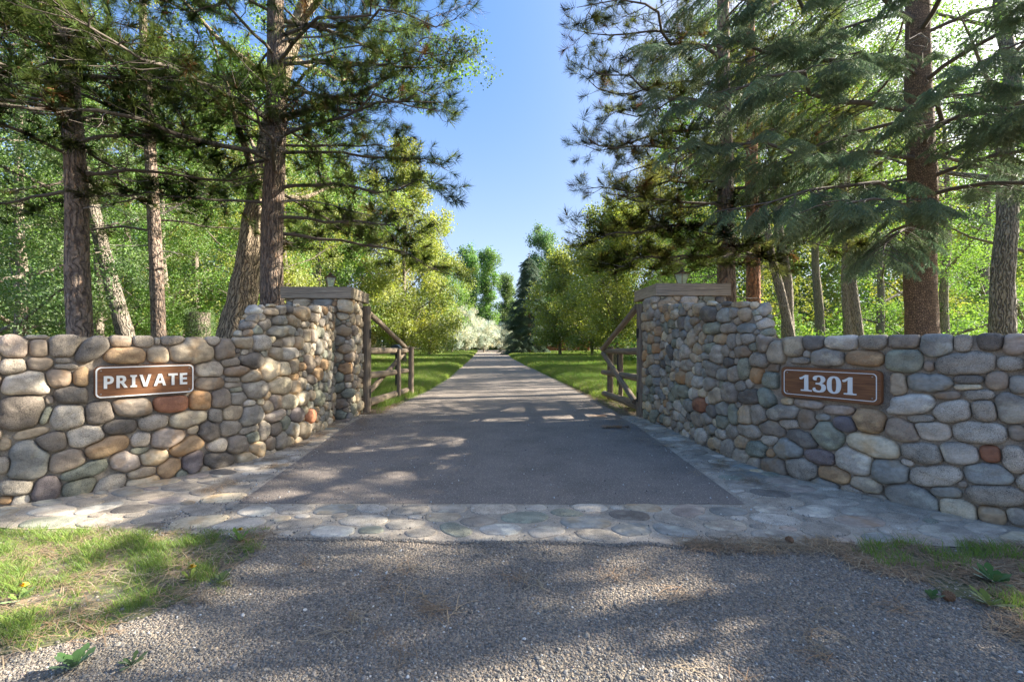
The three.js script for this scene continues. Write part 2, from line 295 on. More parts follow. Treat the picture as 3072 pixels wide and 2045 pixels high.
function fillStones(list, rnd, o) {                                // o: s0, s1, h0, h1, ok(s, h), levels [[a, b, tries]], mix, scale(s), tilt
  for (const [la, lb, tries] of o.levels) for (let t = 0; t < tries; t++) {
    const s = lerp(o.s0, o.s1, rnd()), h = lerp(o.h0, o.h1, rnd()), k = (o.scale ? o.scale(s, h) : 1) * (0.85 + 0.3 * rnd());
    const st = stoneOf(s, h, la * k, lb * k, (rnd() - 0.5) * (rnd() < 0.2 ? 110 : o.tilt ?? 26), o.mix[Math.floor(rnd() * o.mix.length)]);
    let good = o.ok(s, h);
    for (let j = 0; good && j < 12; j++) {
      const a = j / 12 * Math.PI * 2, x = Math.cos(a) * st.a * 0.86, y = Math.sin(a) * st.b * 0.86, ps = s + x * st.cr - y * st.sr, ph = h + x * st.sr + y * st.cr;
      if (!o.ok(ps, ph)) good = false;
      for (let q = 0; good && q < list.length; q++) { const e = list[q]; if (Math.abs(e.s - ps) < e.a * 1.1 && Math.abs(e.h - ph) < e.a * 1.1 && ellip(e, ps, ph) < 0.98) good = false; }
    }
    for (let q = 0; good && q < list.length; q++) if (ellip(st, list[q].s, list[q].h) < 1) good = false;
    if (good) list.push(st);
  }
  return list;
}
function outlines(list, o) {                                       // star-shaped outlines that meet their neighbours across a joint
  for (const st of list) {
    const near = list.filter((e) => e !== st && Math.hypot(e.s - st.s, e.h - st.h) < (e.a + st.a) * 1.6), N = st.a > 0.1 ? 30 : 22, R = [];
    const grow = (o.grow ?? 1.2), sd = st.s * 7 + st.h * 13;
    for (let j = 0; j < N; j++) {
      const th = j / N * Math.PI * 2, c = Math.cos(th), q = Math.sin(th); let r = 0.3 * st.b;
      const lim = grow * (1 + 0.09 * n3(c * 1.3, q * 1.3, sd));
      for (; r < st.a * 1.6; r += 0.0035) {
        const ps = st.s + c * r, ph = st.h + q * r, m = ellip(st, ps, ph);
        if (m > lim || (m > 0.4 && !o.ok(ps, ph))) break;
        let stop = false; for (const e of near) if (ellip(e, ps, ph) < m) { stop = true; break; }
        if (stop) break;
      }
      R.push(Math.max(0.25 * st.b, r - (o.gap ?? 0.008)));
    }
    for (let k = 0; k < (o.smooth ?? 1); k++) { const q = R.slice(); for (let j = 0; j < N; j++) R[j] = Math.min(q[j] * 1.02, q[j] * 0.5 + 0.25 * (q[(j + 1) % N] + q[(j + N - 1) % N])); }
    st.R = R;
  }
}
function stoneGeo(st, surf, o) {
  const N = st.R.length, rings = [[1, -0.03], [0.985, 0.12], [0.935, 0.46], [0.83, 0.76], [0.62, 0.94], [0.34, 1.0]];
  const mean = st.R.reduce((a, b) => a + b) / N, bulge = o.flat ? o.flat : clamp(mean * (0.5 + 0.22 * n3(st.s * 5, st.h * 5, 3)), 0.018, 0.085), base = o.base ?? 0;
  const P = [], U = [], I = [], C = [], rs = st.s * 3.1, hs = st.h * 2.3, tilt = o.flat ? 0 : 0.22 * n3(st.s * 9, st.h * 9, 8), tiltH = o.flat ? 0 : 0.22 * n3(st.s * 9, st.h * 9, 18);
  const warm = [1.14, 1.04, 0.87]; const vv = 0.86 + 0.28 * (0.5 + 0.5 * n3(st.s * 4.7, st.h * 6.1, 31)), hue = 0.05 * n3(st.s * 3.3, st.h * 5.1, 41), col = [PAL[st.k][0] * vv * (1 + hue) * warm[0], PAL[st.k][1] * vv, PAL[st.k][2] * vv * (1 - hue) * warm[2]];
  const put = (s, h, off) => { const p = surf(s, h, off); P.push(p.x, p.y, p.z); U.push(s + rs, h + hs); C.push(...col); };
  for (const [t, z] of rings) for (let j = 0; j < N; j++) {
    const th = j / N * Math.PI * 2, r = st.R[j] * t, x = Math.cos(th) * r, y = Math.sin(th) * r, s = st.s + x, h = st.h + y;
    const lump = z > 0 ? mean * (o.flat ? 0.006 : 0.10) * (n3(s * 9, h * 9, 5) + 0.4 * n3(s * 24, h * 24, 6)) * (1 - t * 0.6) : 0;
    put(s, h, base + (z < 0 ? z : z * bulge * (1 + tilt * x / mean + tiltH * y / mean) + lump));
  }
  put(st.s, st.h, base + bulge * 1.0 + (o.flat ? 0 : mean * 0.10 * n3(st.s * 9, st.h * 9, 5)));
  for (let k = 0; k < rings.length; k++) for (let j = 0; j < N; j++) {
    const a = k * N + j, b = k * N + (j + 1) % N;
    if (k < rings.length - 1) { const c = a + N, d = b + N; o.flip ? I.push(a, c, b, b, c, d) : I.push(a, b, c, b, d, c); } else { const c = rings.length * N; o.flip ? I.push(a, c, b) : I.push(a, b, c); }
  }
  const g = new THREE.BufferGeometry();
  g.setAttribute('position', new THREE.Float32BufferAttribute(P, 3)); g.setAttribute('uv', new THREE.Float32BufferAttribute(U, 2)); g.setAttribute('color', new THREE.Float32BufferAttribute(C, 3));
  g.setIndex(I); g.computeVertexNormals(); return g;
}
const stoneMat = (st) => M.stone['gdluv'.includes(st.k) ? (Math.abs(n3(st.s * 11, st.h * 11, 1)) < 0.42 ? 0 : 2) : (n3(st.s * 11, st.h * 11, 1) < 0.1 ? 1 : 2)];
function layStones(list, surf, parent, o) { outlines(list, o); let n = 0; for (const st of list) { part(numberedPart('stone', n++), stoneGeo(st, surf, o), stoneMat(st), parent); } }
const numberedPart = (name, n) => n ? name + '_' + String(n).padStart(3, '0') : name;
// the mortar body behind the stones: front, top, back and ends
function wallBody(path, s0, s1, top, thick, o = {}) {
  const nS = Math.ceil((s1 - s0) / 0.06), nH = 34, P = [], U = [], I = [], row = nH + 1;
  for (let i = 0; i <= nS; i++) { const s = lerp(s0, s1, i / nS), T = top(s) - 0.022; for (let j = 0; j <= nH; j++) { const h = -0.06 + (T + 0.06) * j / nH, p = path.surf(s, h, j === nH ? 0 : 0.012 * n3(s * 5, h * 5, 70) + 0.006 * n3(s * 17, h * 17, 71)); P.push(p.x, p.y, p.z); U.push(s, h); } }
  const f = o.flip; const face = (a, b, c, d) => f ? I.push(a, c, b, b, c, d) : I.push(a, b, c, b, d, c);
  for (let i = 0; i < nS; i++) for (let j = 0; j < nH; j++) { const a = i * row + j; face(a, a + row, a + 1, a + row + 1); }
  const k0 = P.length / 3;
  for (let i = 0; i <= nS; i++) { const s = lerp(s0, s1, i / nS), T = top(s) - 0.022, th = typeof thick === 'function' ? thick(s) : thick; for (const [h, off] of [[T, 0], [T - 0.005, -th], [-0.06, -th]]) { const p = path.surf(s, h, off); P.push(p.x, p.y, p.z); U.push(s, h + off); } }
  for (let i = 0; i < nS; i++) for (let j = 0; j < 2; j++) { const a = k0 + i * 3 + j; face(a, a + 3, a + 1, a + 4); }
  for (const [i, fl] of [[0, true], [nS, false]]) { const a = i * row, b = i * row + nH, c = k0 + i * 3 + 2, d = k0 + i * 3 + 1; fl !== !!f ? I.push(a, b, c, b, d, c) : I.push(a, c, b, b, c, d); }
  const g = new THREE.BufferGeometry(); g.setAttribute('position', new THREE.Float32BufferAttribute(P, 3)); g.setAttribute('uv', new THREE.Float32BufferAttribute(U, 2)); g.setIndex(I); g.computeVertexNormals(); return g;
}
const topOf = (a, b) => (s) => s < a ? lerp(2.25, 2.03, clamp((s - 0.1) / (a - 0.1), 0, 1)) + 0.012 * n3(s * 3, 0, 4) : s < b ? lerp(2.03, 1.6, (s - a) / (b - a)) : 1.595 + 0.008 * n3(s * 3, 0, 4);

// stones that stand out in the wall: place along the wall, height, half length, half height, tilt, tone
const LEFT_STONES = [
  [5.26,1.47,0.086,0.101,0,"p"],[5.09,1.46,0.063,0.085,0,"n"],[4.92,1.48,0.109,0.106,0,"g"],[4.72,1.45,0.143,0.084,-37,"d"],[4.49,1.53,0.086,0.063,0,"n"],[4.3,1.53,0.091,0.058,0,"g"]
  ,[4.18,1.53,0.026,0.052,0,"g"],[4.03,1.54,0.11,0.057,0,"g"],[4.45,1.38,0.153,0.08,1,"o"],[4.17,1.38,0.096,0.084,1,"t"],[3.84,1.42,0.224,0.133,1,"t"],[3.49,1.42,0.124,0.113,1,"n"]
  ,[3.63,1.53,0.079,0.053,0,"g"],[3.24,1.52,0.129,0.081,0,"t"],[2.97,1.52,0.138,0.093,0,"l"],[5.11,1.57,0.092,0.021,-1,"g"],[5.27,1.29,0.099,0.08,2,"g"],[5.09,1.31,0.086,0.061,2,"n"]
  ,[4.93,1.34,0.054,0.031,1,"g"],[4.91,1.28,0.091,0.028,2,"g"],[5.17,1.14,0.161,0.105,3,"l"],[4.97,1.17,0.094,0.087,3,"n"],[4.78,1.17,0.071,0.092,3,"o"],[4.85,1,0.135,0.075,4,"d"]
  ,[5.21,0.87,0.149,0.136,-12,"d"],[5.02,0.96,0.027,0.046,5,"n"],[5.05,0.82,0.08,0.032,-71,"v"],[4.89,0.78,0.116,0.109,-5,"l"],[4.66,0.8,0.102,0.11,6,"d"],[4.4,0.84,0.16,0.084,12,"n"]
  ,[4.05,0.84,0.151,0.087,2,"r"],[3.76,0.84,0.112,0.1,6,"o"],[3.53,0.84,0.113,0.111,6,"n"],[3.31,0.83,0.123,0.088,6,"g"],[5.14,0.66,0.119,0.038,-10,"t"],[4.5,0.64,0.139,0.067,1,"d"]
  ,[4.22,0.65,0.127,0.071,-2,"g"],[3.88,0.64,0.18,0.081,-4,"t"],[3.59,0.64,0.081,0.087,8,"g"],[3.39,0.65,0.141,0.086,8,"t"],[3.12,0.58,0.176,0.115,-4,"g"],[5,0.55,0.117,0.098,8,"d"]
  ,[4.77,0.58,0.146,0.098,-5,"l"],[4.61,0.45,0.164,0.084,-15,"o"],[4.32,0.48,0.08,0.069,3,"l"],[4.09,0.46,0.143,0.096,3,"p"],[3.89,0.34,0.177,0.08,-19,"o"],[3.67,0.47,0.118,0.116,9,"d"]
  ,[3.43,0.47,0.146,0.085,9,"g"],[3.16,0.4,0.17,0.043,-3,"g"],[5.15,0.41,0.138,0.166,9,"b"],[5.32,0.58,0.037,0.099,8,"t"],[4.9,0.36,0.135,0.111,10,"n"],[4.77,0.24,0.179,0.068,-14,"v"]
  ,[4.45,0.27,0.127,0.087,23,"p"],[4.21,0.27,0.134,0.082,11,"c"],[4.31,0.12,0.117,0.059,-3,"t"],[4.07,0.13,0.104,0.092,-38,"o"],[3.84,0.14,0.103,0.113,1,"u"],[3.57,0.1,0.167,0.079,12,"d"]
  ,[5.25,0.17,0.109,0.067,11,"g"],[5.04,0.11,0.089,0.114,12,"u"],[4.81,0.08,0.116,0.085,-8,"v"],[4.58,0.05,0.134,0.082,-21,"g"],[4.31,0.03,0.143,0.053,0,"c"],[3.33,0.26,0.123,0.102,11,"n"]
  ,[3.02,0.11,0.124,0.098,13,"c"],[4.33,0.36,0.083,0.035,4,"v"],[3.65,1.2,0.15,0.083,3,"l"],[3.65,1.03,0.153,0.072,4,"n"],[3.41,1.27,0.122,0.059,2,"g"],[3.32,1.17,0.184,0.072,3,"n"]
  ,[3.13,1.08,0.151,0.082,4,"t"],[3.39,1.06,0.099,0.036,4,"g"],[3.39,0.99,0.107,0.035,5,"g"],[3.07,0.91,0.203,0.116,5,"g"],[3.34,0.93,0.094,0.04,5,"v"],[3.11,1.28,0.195,0.091,2,"d"]
  ,[3.17,0.75,0.098,0.041,7,"l"],[5.33,0.39,0.053,0.075,9,"g"],[5.31,0.07,0.046,0.035,12,"o"],[2.53,1.68,0.337,0.073,-2,"b"],[2.59,1.83,0.136,0.063,-3,"b"],[2.17,1.84,0.232,0.076,7,"t"]
  ,[1.96,1.96,0.295,0.108,-4,"t"],[2.76,1.94,0.148,0.044,-4,"t"],[2.78,2.04,0.187,0.024,-5,"c"],[2.09,2.1,0.19,0.029,-5,"c"],[2.35,1.54,0.162,0.075,0,"l"],[2.07,1.51,0.128,0.097,0,"t"]
  ,[1.77,1.63,0.161,0.096,-1,"t"],[1.51,1.63,0.141,0.105,-1,"n"],[2.62,1.5,0.126,0.045,0,"n"],[2.67,1.37,0.115,0.089,1,"t"],[2.35,1.36,0.18,0.089,1,"l"],[2.81,1.15,0.169,0.143,3,"c"]
  ,[2.48,1.14,0.179,0.091,-5,"c"],[2.25,1.18,0.143,0.118,3,"t"],[1.7,1.18,0.167,0.133,2,"n"],[1.96,1.15,0.147,0.064,3,"o"],[2.58,0.92,0.255,0.117,5,"c"],[2.15,0.85,0.173,0.1,5,"t"]
  ,[1.94,0.88,0.137,0.099,5,"t"],[2.2,1.01,0.149,0.043,4,"o"],[2.33,0.66,0.202,0.102,7,"c"],[2.68,0.7,0.144,0.097,7,"p"],[1.94,0.66,0.184,0.113,7,"t"],[2.83,0.66,0.11,0.077,8,"t"]
  ,[2.69,0.5,0.207,0.071,-4,"p"],[2.09,0.42,0.192,0.105,9,"u"],[2.47,0.37,0.109,0.099,10,"v"],[2.23,0.21,0.217,0.121,11,"b"],[1.87,0.16,0.217,0.123,11,"t"],[2.91,0.35,0.104,0.126,11,"g"]
  ,[2.69,0.33,0.129,0.096,10,"n"],[3.1,0.3,0.11,0.073,11,"v"],[2.56,0.15,0.134,0.115,12,"g"],[2.8,0.15,0.1,0.093,12,"n"],[2.33,0.09,0.13,0.096,12,"t"],[3.16,0.04,0.151,0.068,13,"c"]
  ,[1.24,0.58,0.21,0.13,7,"v"],[1.57,0.66,0.166,0.083,7,"t"],[1.33,1,0.293,0.113,4,"o"],[1.59,0.93,0.163,0.083,4,"n"],[1.77,1.44,0.174,0.081,0,"g"],[2.01,1.36,0.132,0.054,1,"g"]
  ,[1.21,1.47,0.163,0.142,0,"b"],[1.18,1.69,0.199,0.099,-1,"v"],[1.85,1.81,0.192,0.05,-3,"g"],[1.45,1.94,0.232,0.085,-3,"n"],[1.33,2.08,0.278,0.064,-4,"g"],[1.62,0.33,0.19,0.102,9,"r"]
  ,[0.97,1.13,0.19,0.101,3,"o"]
];
const RIGHT_STONES = [
  [3.41,1.49,0.103,0.125,0,"t"],[3.61,1.53,0.104,0.085,0,"d"],[3.88,1.53,0.142,0.084,0,"l"],[4.14,1.54,0.114,0.08,0,"g"],[4.37,1.54,0.111,0.08,0,"n"],[4.59,1.51,0.101,0.11,0,"b"]
  ,[4.75,1.51,0.052,0.084,0,"g"],[4.92,1.53,0.071,0.075,0,"d"],[5.05,1.51,0.067,0.097,0,"p"],[3.2,1.4,0.101,0.117,1,"t"],[3.05,1.52,0.086,0.111,0,"n"],[2.98,1.3,0.123,0.081,2,"g"]
  ,[2.76,1.19,0.108,0.136,3,"v"],[3.75,1.36,0.143,0.082,1,"g"],[4.07,1.36,0.145,0.065,-2,"o"],[4.37,1.35,0.124,0.097,2,"v"],[4.54,1.3,0.032,0.071,2,"n"],[4.78,1.33,0.174,0.09,2,"g"]
  ,[5.02,1.34,0.08,0.055,2,"g"],[3.48,1.32,0.103,0.033,2,"g"],[3.55,1.39,0.038,0.037,1,"g"],[3.19,1.22,0.083,0.043,3,"n"],[2.94,1.13,0.094,0.095,4,"o"],[3.15,1.08,0.114,0.087,4,"v"]
  ,[4.31,1.12,0.076,0.099,4,"t"],[4.54,1.15,0.139,0.071,0,"b"],[4.79,1.2,0.089,0.035,3,"d"],[4.78,1.13,0.092,0.022,4,"c"],[4.95,1.2,0.062,0.074,4,"n"],[5.07,1.17,0.051,0.097,4,"b"]
  ,[4.66,1.05,0.082,0.033,5,"n"],[4.85,1.07,0.089,0.041,5,"g"],[4.4,0.94,0.161,0.077,13,"l"],[4.69,0.91,0.112,0.079,26,"l"],[4.88,0.94,0.073,0.084,7,"g"],[5.03,0.98,0.089,0.127,6,"g"]
  ,[3.56,0.85,0.15,0.041,-2,"p"],[3.85,0.82,0.132,0.042,4,"p"],[3.34,0.85,0.064,0.038,7,"c"],[3.09,0.86,0.121,0.08,-61,"v"],[2.82,0.85,0.183,0.078,6,"d"],[3.28,0.71,0.183,0.081,8,"g"]
  ,[3.55,0.68,0.086,0.097,9,"n"],[3.7,0.72,0.072,0.031,8,"b"],[3.91,0.68,0.096,0.071,-3,"u"],[4.11,0.75,0.117,0.102,8,"o"],[2.98,0.64,0.108,0.107,9,"g"],[2.76,0.6,0.103,0.111,9,"t"]
  ,[4.36,0.69,0.12,0.086,-24,"n"],[4.49,0.82,0.091,0.03,8,"g"],[4.56,0.72,0.115,0.073,5,"l"],[4.85,0.75,0.146,0.082,4,"l"],[5.06,0.78,0.044,0.066,9,"n"],[3.75,0.54,0.132,0.12,-31,"v"]
  ,[3.49,0.46,0.155,0.077,-17,"d"],[3.15,0.51,0.158,0.082,1,"n"],[3.35,0.6,0.107,0.058,9,"l"],[4.14,0.51,0.199,0.088,-12,"c"],[4.49,0.51,0.136,0.081,0,"g"],[4.73,0.55,0.11,0.083,-1,"l"]
  ,[4.92,0.58,0.062,0.064,11,"r"],[5.05,0.56,0.077,0.119,11,"l"],[3.34,0.31,0.146,0.104,2,"b"],[3.67,0.3,0.13,0.072,-1,"u"],[3.98,0.32,0.141,0.114,-5,"l"],[4.27,0.29,0.131,0.107,13,"b"]
  ,[4.58,0.32,0.181,0.075,17,"l"],[4.9,0.41,0.135,0.08,13,"b"],[2.82,0.42,0.186,0.075,3,"g"],[3.13,0.37,0.107,0.056,11,"l"],[2.95,0.22,0.14,0.084,13,"v"],[2.72,0.26,0.101,0.092,12,"t"]
  ,[3.49,0.13,0.158,0.107,-2,"g"],[3.81,0.14,0.141,0.073,1,"o"],[3.72,0.01,0.127,0.061,2,"b"],[4.08,0.11,0.118,0.067,-3,"t"],[3.19,0.07,0.147,0.092,5,"n"],[2.92,0.05,0.103,0.071,14,"g"]
  ,[2.71,0.08,0.151,0.092,14,"g"],[3.97,0.02,0.095,0.043,-2,"g"],[4.17,0,0.084,0.041,-3,"g"],[4.43,0.07,0.173,0.109,-12,"b"],[4.65,0.19,0.099,0.041,11,"b"],[4.75,0.29,0.03,0.028,14,"n"]
  ,[4.94,0.24,0.159,0.072,10,"g"],[4.72,0.06,0.112,0.085,-13,"c"],[4.92,0.07,0.074,0.066,2,"t"],[5.06,0.1,0.049,0.07,16,"g"],[1.95,1.92,0.236,0.105,-4,"d"],[2.35,1.88,0.144,0.09,-4,"b"]
  ,[2.57,1.9,0.083,0.066,-4,"g"],[2.77,1.87,0.081,0.076,-4,"t"],[2.78,1.69,0.134,0.06,-2,"b"],[2.46,1.71,0.168,0.063,-2,"g"],[2.05,1.72,0.232,0.086,-2,"v"],[1.99,2.1,0.251,0.041,-5,"c"]
  ,[2.66,2.02,0.168,0.049,-5,"t"],[2.38,2.06,0.127,0.043,-5,"d"],[2.27,1.57,0.192,0.065,-1,"t"],[2.53,1.54,0.086,0.1,0,"g"],[2.66,1.56,0.053,0.086,-1,"g"],[2.01,1.44,0.18,0.077,1,"v"]
  ,[2.19,1.37,0.135,0.124,1,"g"],[2.4,1.41,0.08,0.077,1,"g"],[2.72,1.4,0.14,0.069,1,"n"],[1.12,1.37,0.168,0.114,1,"l"],[1.38,1.59,0.115,0.13,-1,"t"],[2.46,1.26,0.119,0.063,2,"d"]
  ,[2.06,1.14,0.165,0.099,3,"g"],[2.57,1.11,0.109,0.103,4,"g"],[2.33,1.09,0.123,0.073,4,"g"],[1.63,1.13,0.1,0.101,3,"l"],[1.31,0.95,0.152,0.135,4,"t"],[1.03,0.95,0.198,0.11,4,"o"]
  ,[1.61,0.92,0.168,0.091,5,"l"],[1.99,0.93,0.135,0.1,5,"g"],[2.17,0.78,0.189,0.114,7,"t"],[2.49,0.86,0.151,0.125,6,"n"],[2.69,0.96,0.092,0.069,5,"g"],[1.65,0.59,0.19,0.119,8,"r"]
  ,[1.31,0.54,0.153,0.09,8,"b"],[0.95,0.72,0.345,0.105,6,"v"],[1.47,0.74,0.172,0.108,6,"l"],[2.31,0.63,0.148,0.099,8,"b"],[2.03,0.55,0.142,0.09,8,"d"],[2.56,0.59,0.092,0.136,9,"v"]
  ,[1.72,0.13,0.178,0.107,11,"l"],[1.56,0.37,0.159,0.115,9,"g"],[1.87,0.41,0.167,0.087,9,"g"],[2.43,0.12,0.139,0.108,13,"g"],[2.17,0.12,0.192,0.078,12,"t"],[1.45,1.85,0.183,0.059,-3,"n"]
  ,[1,1.84,0.149,0.115,-3,"d"],[1.24,1.82,0.13,0.112,-3,"b"],[1.59,2.05,0.135,0.106,-5,"t"],[1.2,2.13,0.143,0.082,-5,"l"],[0.93,1.51,0.101,0.095,0,"l"],[1.72,1.59,0.088,0.085,-1,"t"]
  ,[1.83,1.32,0.127,0.047,2,"b"],[1.2,1.16,0.214,0.102,3,"g"]
];
const MIX = 'ggggglllldtttobbvvvccn';
const leftPath = wallPath([[-3.12, 8.95], [-2.99, 8.2], [-2.95, 7.2], [-2.98, 6.4], [-3.12, 5.75], [-3.42, 5.25], [-3.85, 4.74], [-4.25, 4.35], [-4.75, 3.95], [-5.6, 3.3]], 1);
const rightPath = wallPath([[3.2, 8.45], [3.18, 7.8], [3.18, 7.0], [3.15, 6.3], [3.2, 5.65], [3.4, 5.08], [3.7, 4.5], [4.02, 4.02], [4.4, 3.55], [5.0, 2.9]], -1);
function buildWall(name, label, path, flip, keyed, top, stepAt, sign, s1, seed, thick, mix) {
  const w = thing(name, label, 'stone wall');
  part('mortar', wallBody(path, -0.12, s1 + 0.05, top, thick, { flip }), M.mortar, w);
  const inSign = (s, h) => s > sign[0] && s < sign[1] && h > sign[2] && h < sign[3];
  const ok = (s, h) => h > -0.03 && h < top(s) - 0.004 && s > -0.05 && s < s1 && !inSign(s, h);
  const list = keyed.map((k) => stoneOf(...k)).filter((k) => k.s < s1 && !inSign(k.s, k.h));
  const rnd = rng(seed);
  fillStones(list, rnd, { s0: 0, s1, h0: 0, h1: 2.25, ok, mix, tilt: 30, scale: (s) => lerp(0.8, 1.1, smoothstep(s, 1.5, 4.5)), levels: [[0.15, 0.095, 2500], [0.115, 0.08, 4000], [0.085, 0.065, 6000], [0.06, 0.05, 6000], [0.045, 0.03, 6000], [0.03, 0.022, 5000]] });
  if (list.length > 292) list.length = 292;
  layStones(list, path.surf, w, { ok, flip, grow: 1.27, gap: 0.0045, base: 0.014 });
  // the short end face of the raised part
  const q = path.raw(stepAt[1]), a = path.surf(stepAt[0], 0, 0), n = path.surf(stepAt[0], 0, -1).sub(a), al = path.surf(stepAt[1], 0, 0).sub(a), H = 0.43, L = Math.hypot(al.length(), H);
  const face = (s, h, off) => { const t = clamp(h / L, -0.2, 1.2); return V(a.x, 2.02, a.z).addScaledVector(n, s).addScaledVector(al, t).add(V(0, -H * t, 0)).addScaledVector(V(al.x, al.length() * al.length() / H, al.z).normalize(), off); };
  const okE = (s, h) => s > -0.03 && s < 0.22 && h > 0 && h < L;
  const endList = fillStones([], rnd, { s0: 0, s1: 0.22, h0: 0, h1: L, ok: okE, mix, levels: [[0.09, 0.06, 500], [0.06, 0.045, 800], [0.04, 0.03, 500]] });
  outlines(endList, { ok: okE, gap: 0.005, grow: 1.35 });
  endList.forEach((st) => part('end_stone', stoneGeo(st, face, { base: 0.012, flip: !flip }), stoneMat(st), w));
  return w;
}
const SIGN_L = [3.87, 4.74, 0.93, 1.285], SIGN_R = [3.24, 4.27, 0.90, 1.25];
buildWall('stone_wall', 'curved wall of grey and tan river stones that carries the PRIVATE sign', leftPath, true, LEFT_STONES, topOf(2.9, 3.16), [2.9, 3.16], SIGN_L, 5.95, 21, (s) => s < 3.25 ? 0.22 : 0.4, MIX);
buildWall('stone_wall', 'curved wall of mostly grey river stones that carries the number sign', rightPath, false, RIGHT_STONES, topOf(2.86, 3.02), [2.86, 3.02], SIGN_R, 5.75, 22, (s) => s < 3.15 ? 0.22 : 0.4, 'gggggllldbbvvvvttoncp');

function pillar(label, pts, side, x0, x1, d0, d1, visible, seed, mix, cap) {
  const path = wallPath(pts, side, 2), w = thing('stone_pillar', label, 'pillar'), flip = side === 1;
  const core = new THREE.BoxGeometry(Math.abs(x1 - x0), 2.46, d1 - d0); core.translate((x0 + x1) / 2, 1.17, -(d0 + d1) / 2);
  for (let i = 0, p = core.attributes.position, uv = core.attributes.uv; i < p.count; i++) uv.setXY(i, p.getX(i) + p.getZ(i), p.getY(i));
  part('mortar', core, M.mortar, w);
  const ok = (s, h) => h > -0.02 && h < 2.40 && s > 0.02 && s < path.len - 0.01 && visible(s, h);
  const list = fillStones([], rng(seed), { s0: 0, s1: path.len, h0: 0, h1: 2.4, ok, mix, tilt: 16, levels: [[0.15, 0.10, 900], [0.12, 0.085, 2500], [0.085, 0.07, 4000], [0.06, 0.05, 4000], [0.04, 0.03, 4000]] });
  layStones(list, path.surf, w, { ok, flip, gap: 0.0045, grow: 1.34, base: 0.014 });
  // timber cap: four fascia boards round a boarded top
  const [cx0, cx1, cd0, cd1] = cap, c = new THREE.Group(); c.name = 'cap'; c.position.copy(at((cx0 + cx1) / 2, 2.40, (cd0 + cd1) / 2)); w.add(c);
  const wd = cx1 - cx0, l = cd1 - cd0, T = 0.06, H = 0.225;
  const board = (sx, sy, sz, x, y, z, along) => { const g = new RoundedBoxGeometry(sx, sy, sz, 2, 0.008), p = g.attributes.position, uv = g.attributes.uv; for (let i = 0; i < p.count; i++) along === 'x' ? uv.setXY(i, p.getY(i) + p.getZ(i), p.getX(i) + 3 * y) : uv.setXY(i, p.getY(i) + p.getX(i), p.getZ(i) + x); g.translate(x, y, z); return g; };
  part('fascia_board', board(wd, H, T, 0, H / 2, l / 2 - T / 2, 'x'), M.capWood, c);
  part('fascia_board', board(wd, H, T, 0, H / 2, -l / 2 + T / 2, 'x'), M.capWood, c);
  part('fascia_board', board(T, H - 0.006, l - 2 * T - 0.004, -wd / 2 + T / 2, H / 2, 0, 'z'), M.capWood, c);
  part('fascia_board', board(T, H - 0.006, l - 2 * T - 0.004, wd / 2 - T / 2, H / 2, 0, 'z'), M.capWood, c);
  for (let k = 0; k < 5; k++) part('top_board', board((wd - 2 * T - 0.01) / 5 - 0.006, 0.04, l - 2 * T - 0.01, -wd / 2 + T + 0.005 + (k + 0.5) * (wd - 2 * T - 0.01) / 5, H - 0.03, 0, 'z'), M.capWood, c);
}
pillar('tall stone gate pillar with a timber cap, left of the drive', [[-4.05, 8.95], [-2.98, 8.95], [-2.82, 8.95], [-2.82, 9.11], [-2.82, 9.84]], -1, -4.05, -2.82, 8.95, 9.84, (s, h) => s > 0.68 || h > 1.95, 31, 'ggttttlccvvonbn', [-4.13, -2.735, 8.86, 10.14]);
pillar('tall stone gate pillar with a timber cap, right of the drive', [[4.40, 8.45], [3.26, 8.45], [3.10, 8.45], [3.10, 8.61], [3.10, 9.15]], 1, 3.10, 4.40, 8.45, 9.15, (s, h) => s > 0.86 || h > 1.95, 32, 'gggvvvtttlcbbdon', [3.06, 4.45, 8.38, 9.66]);
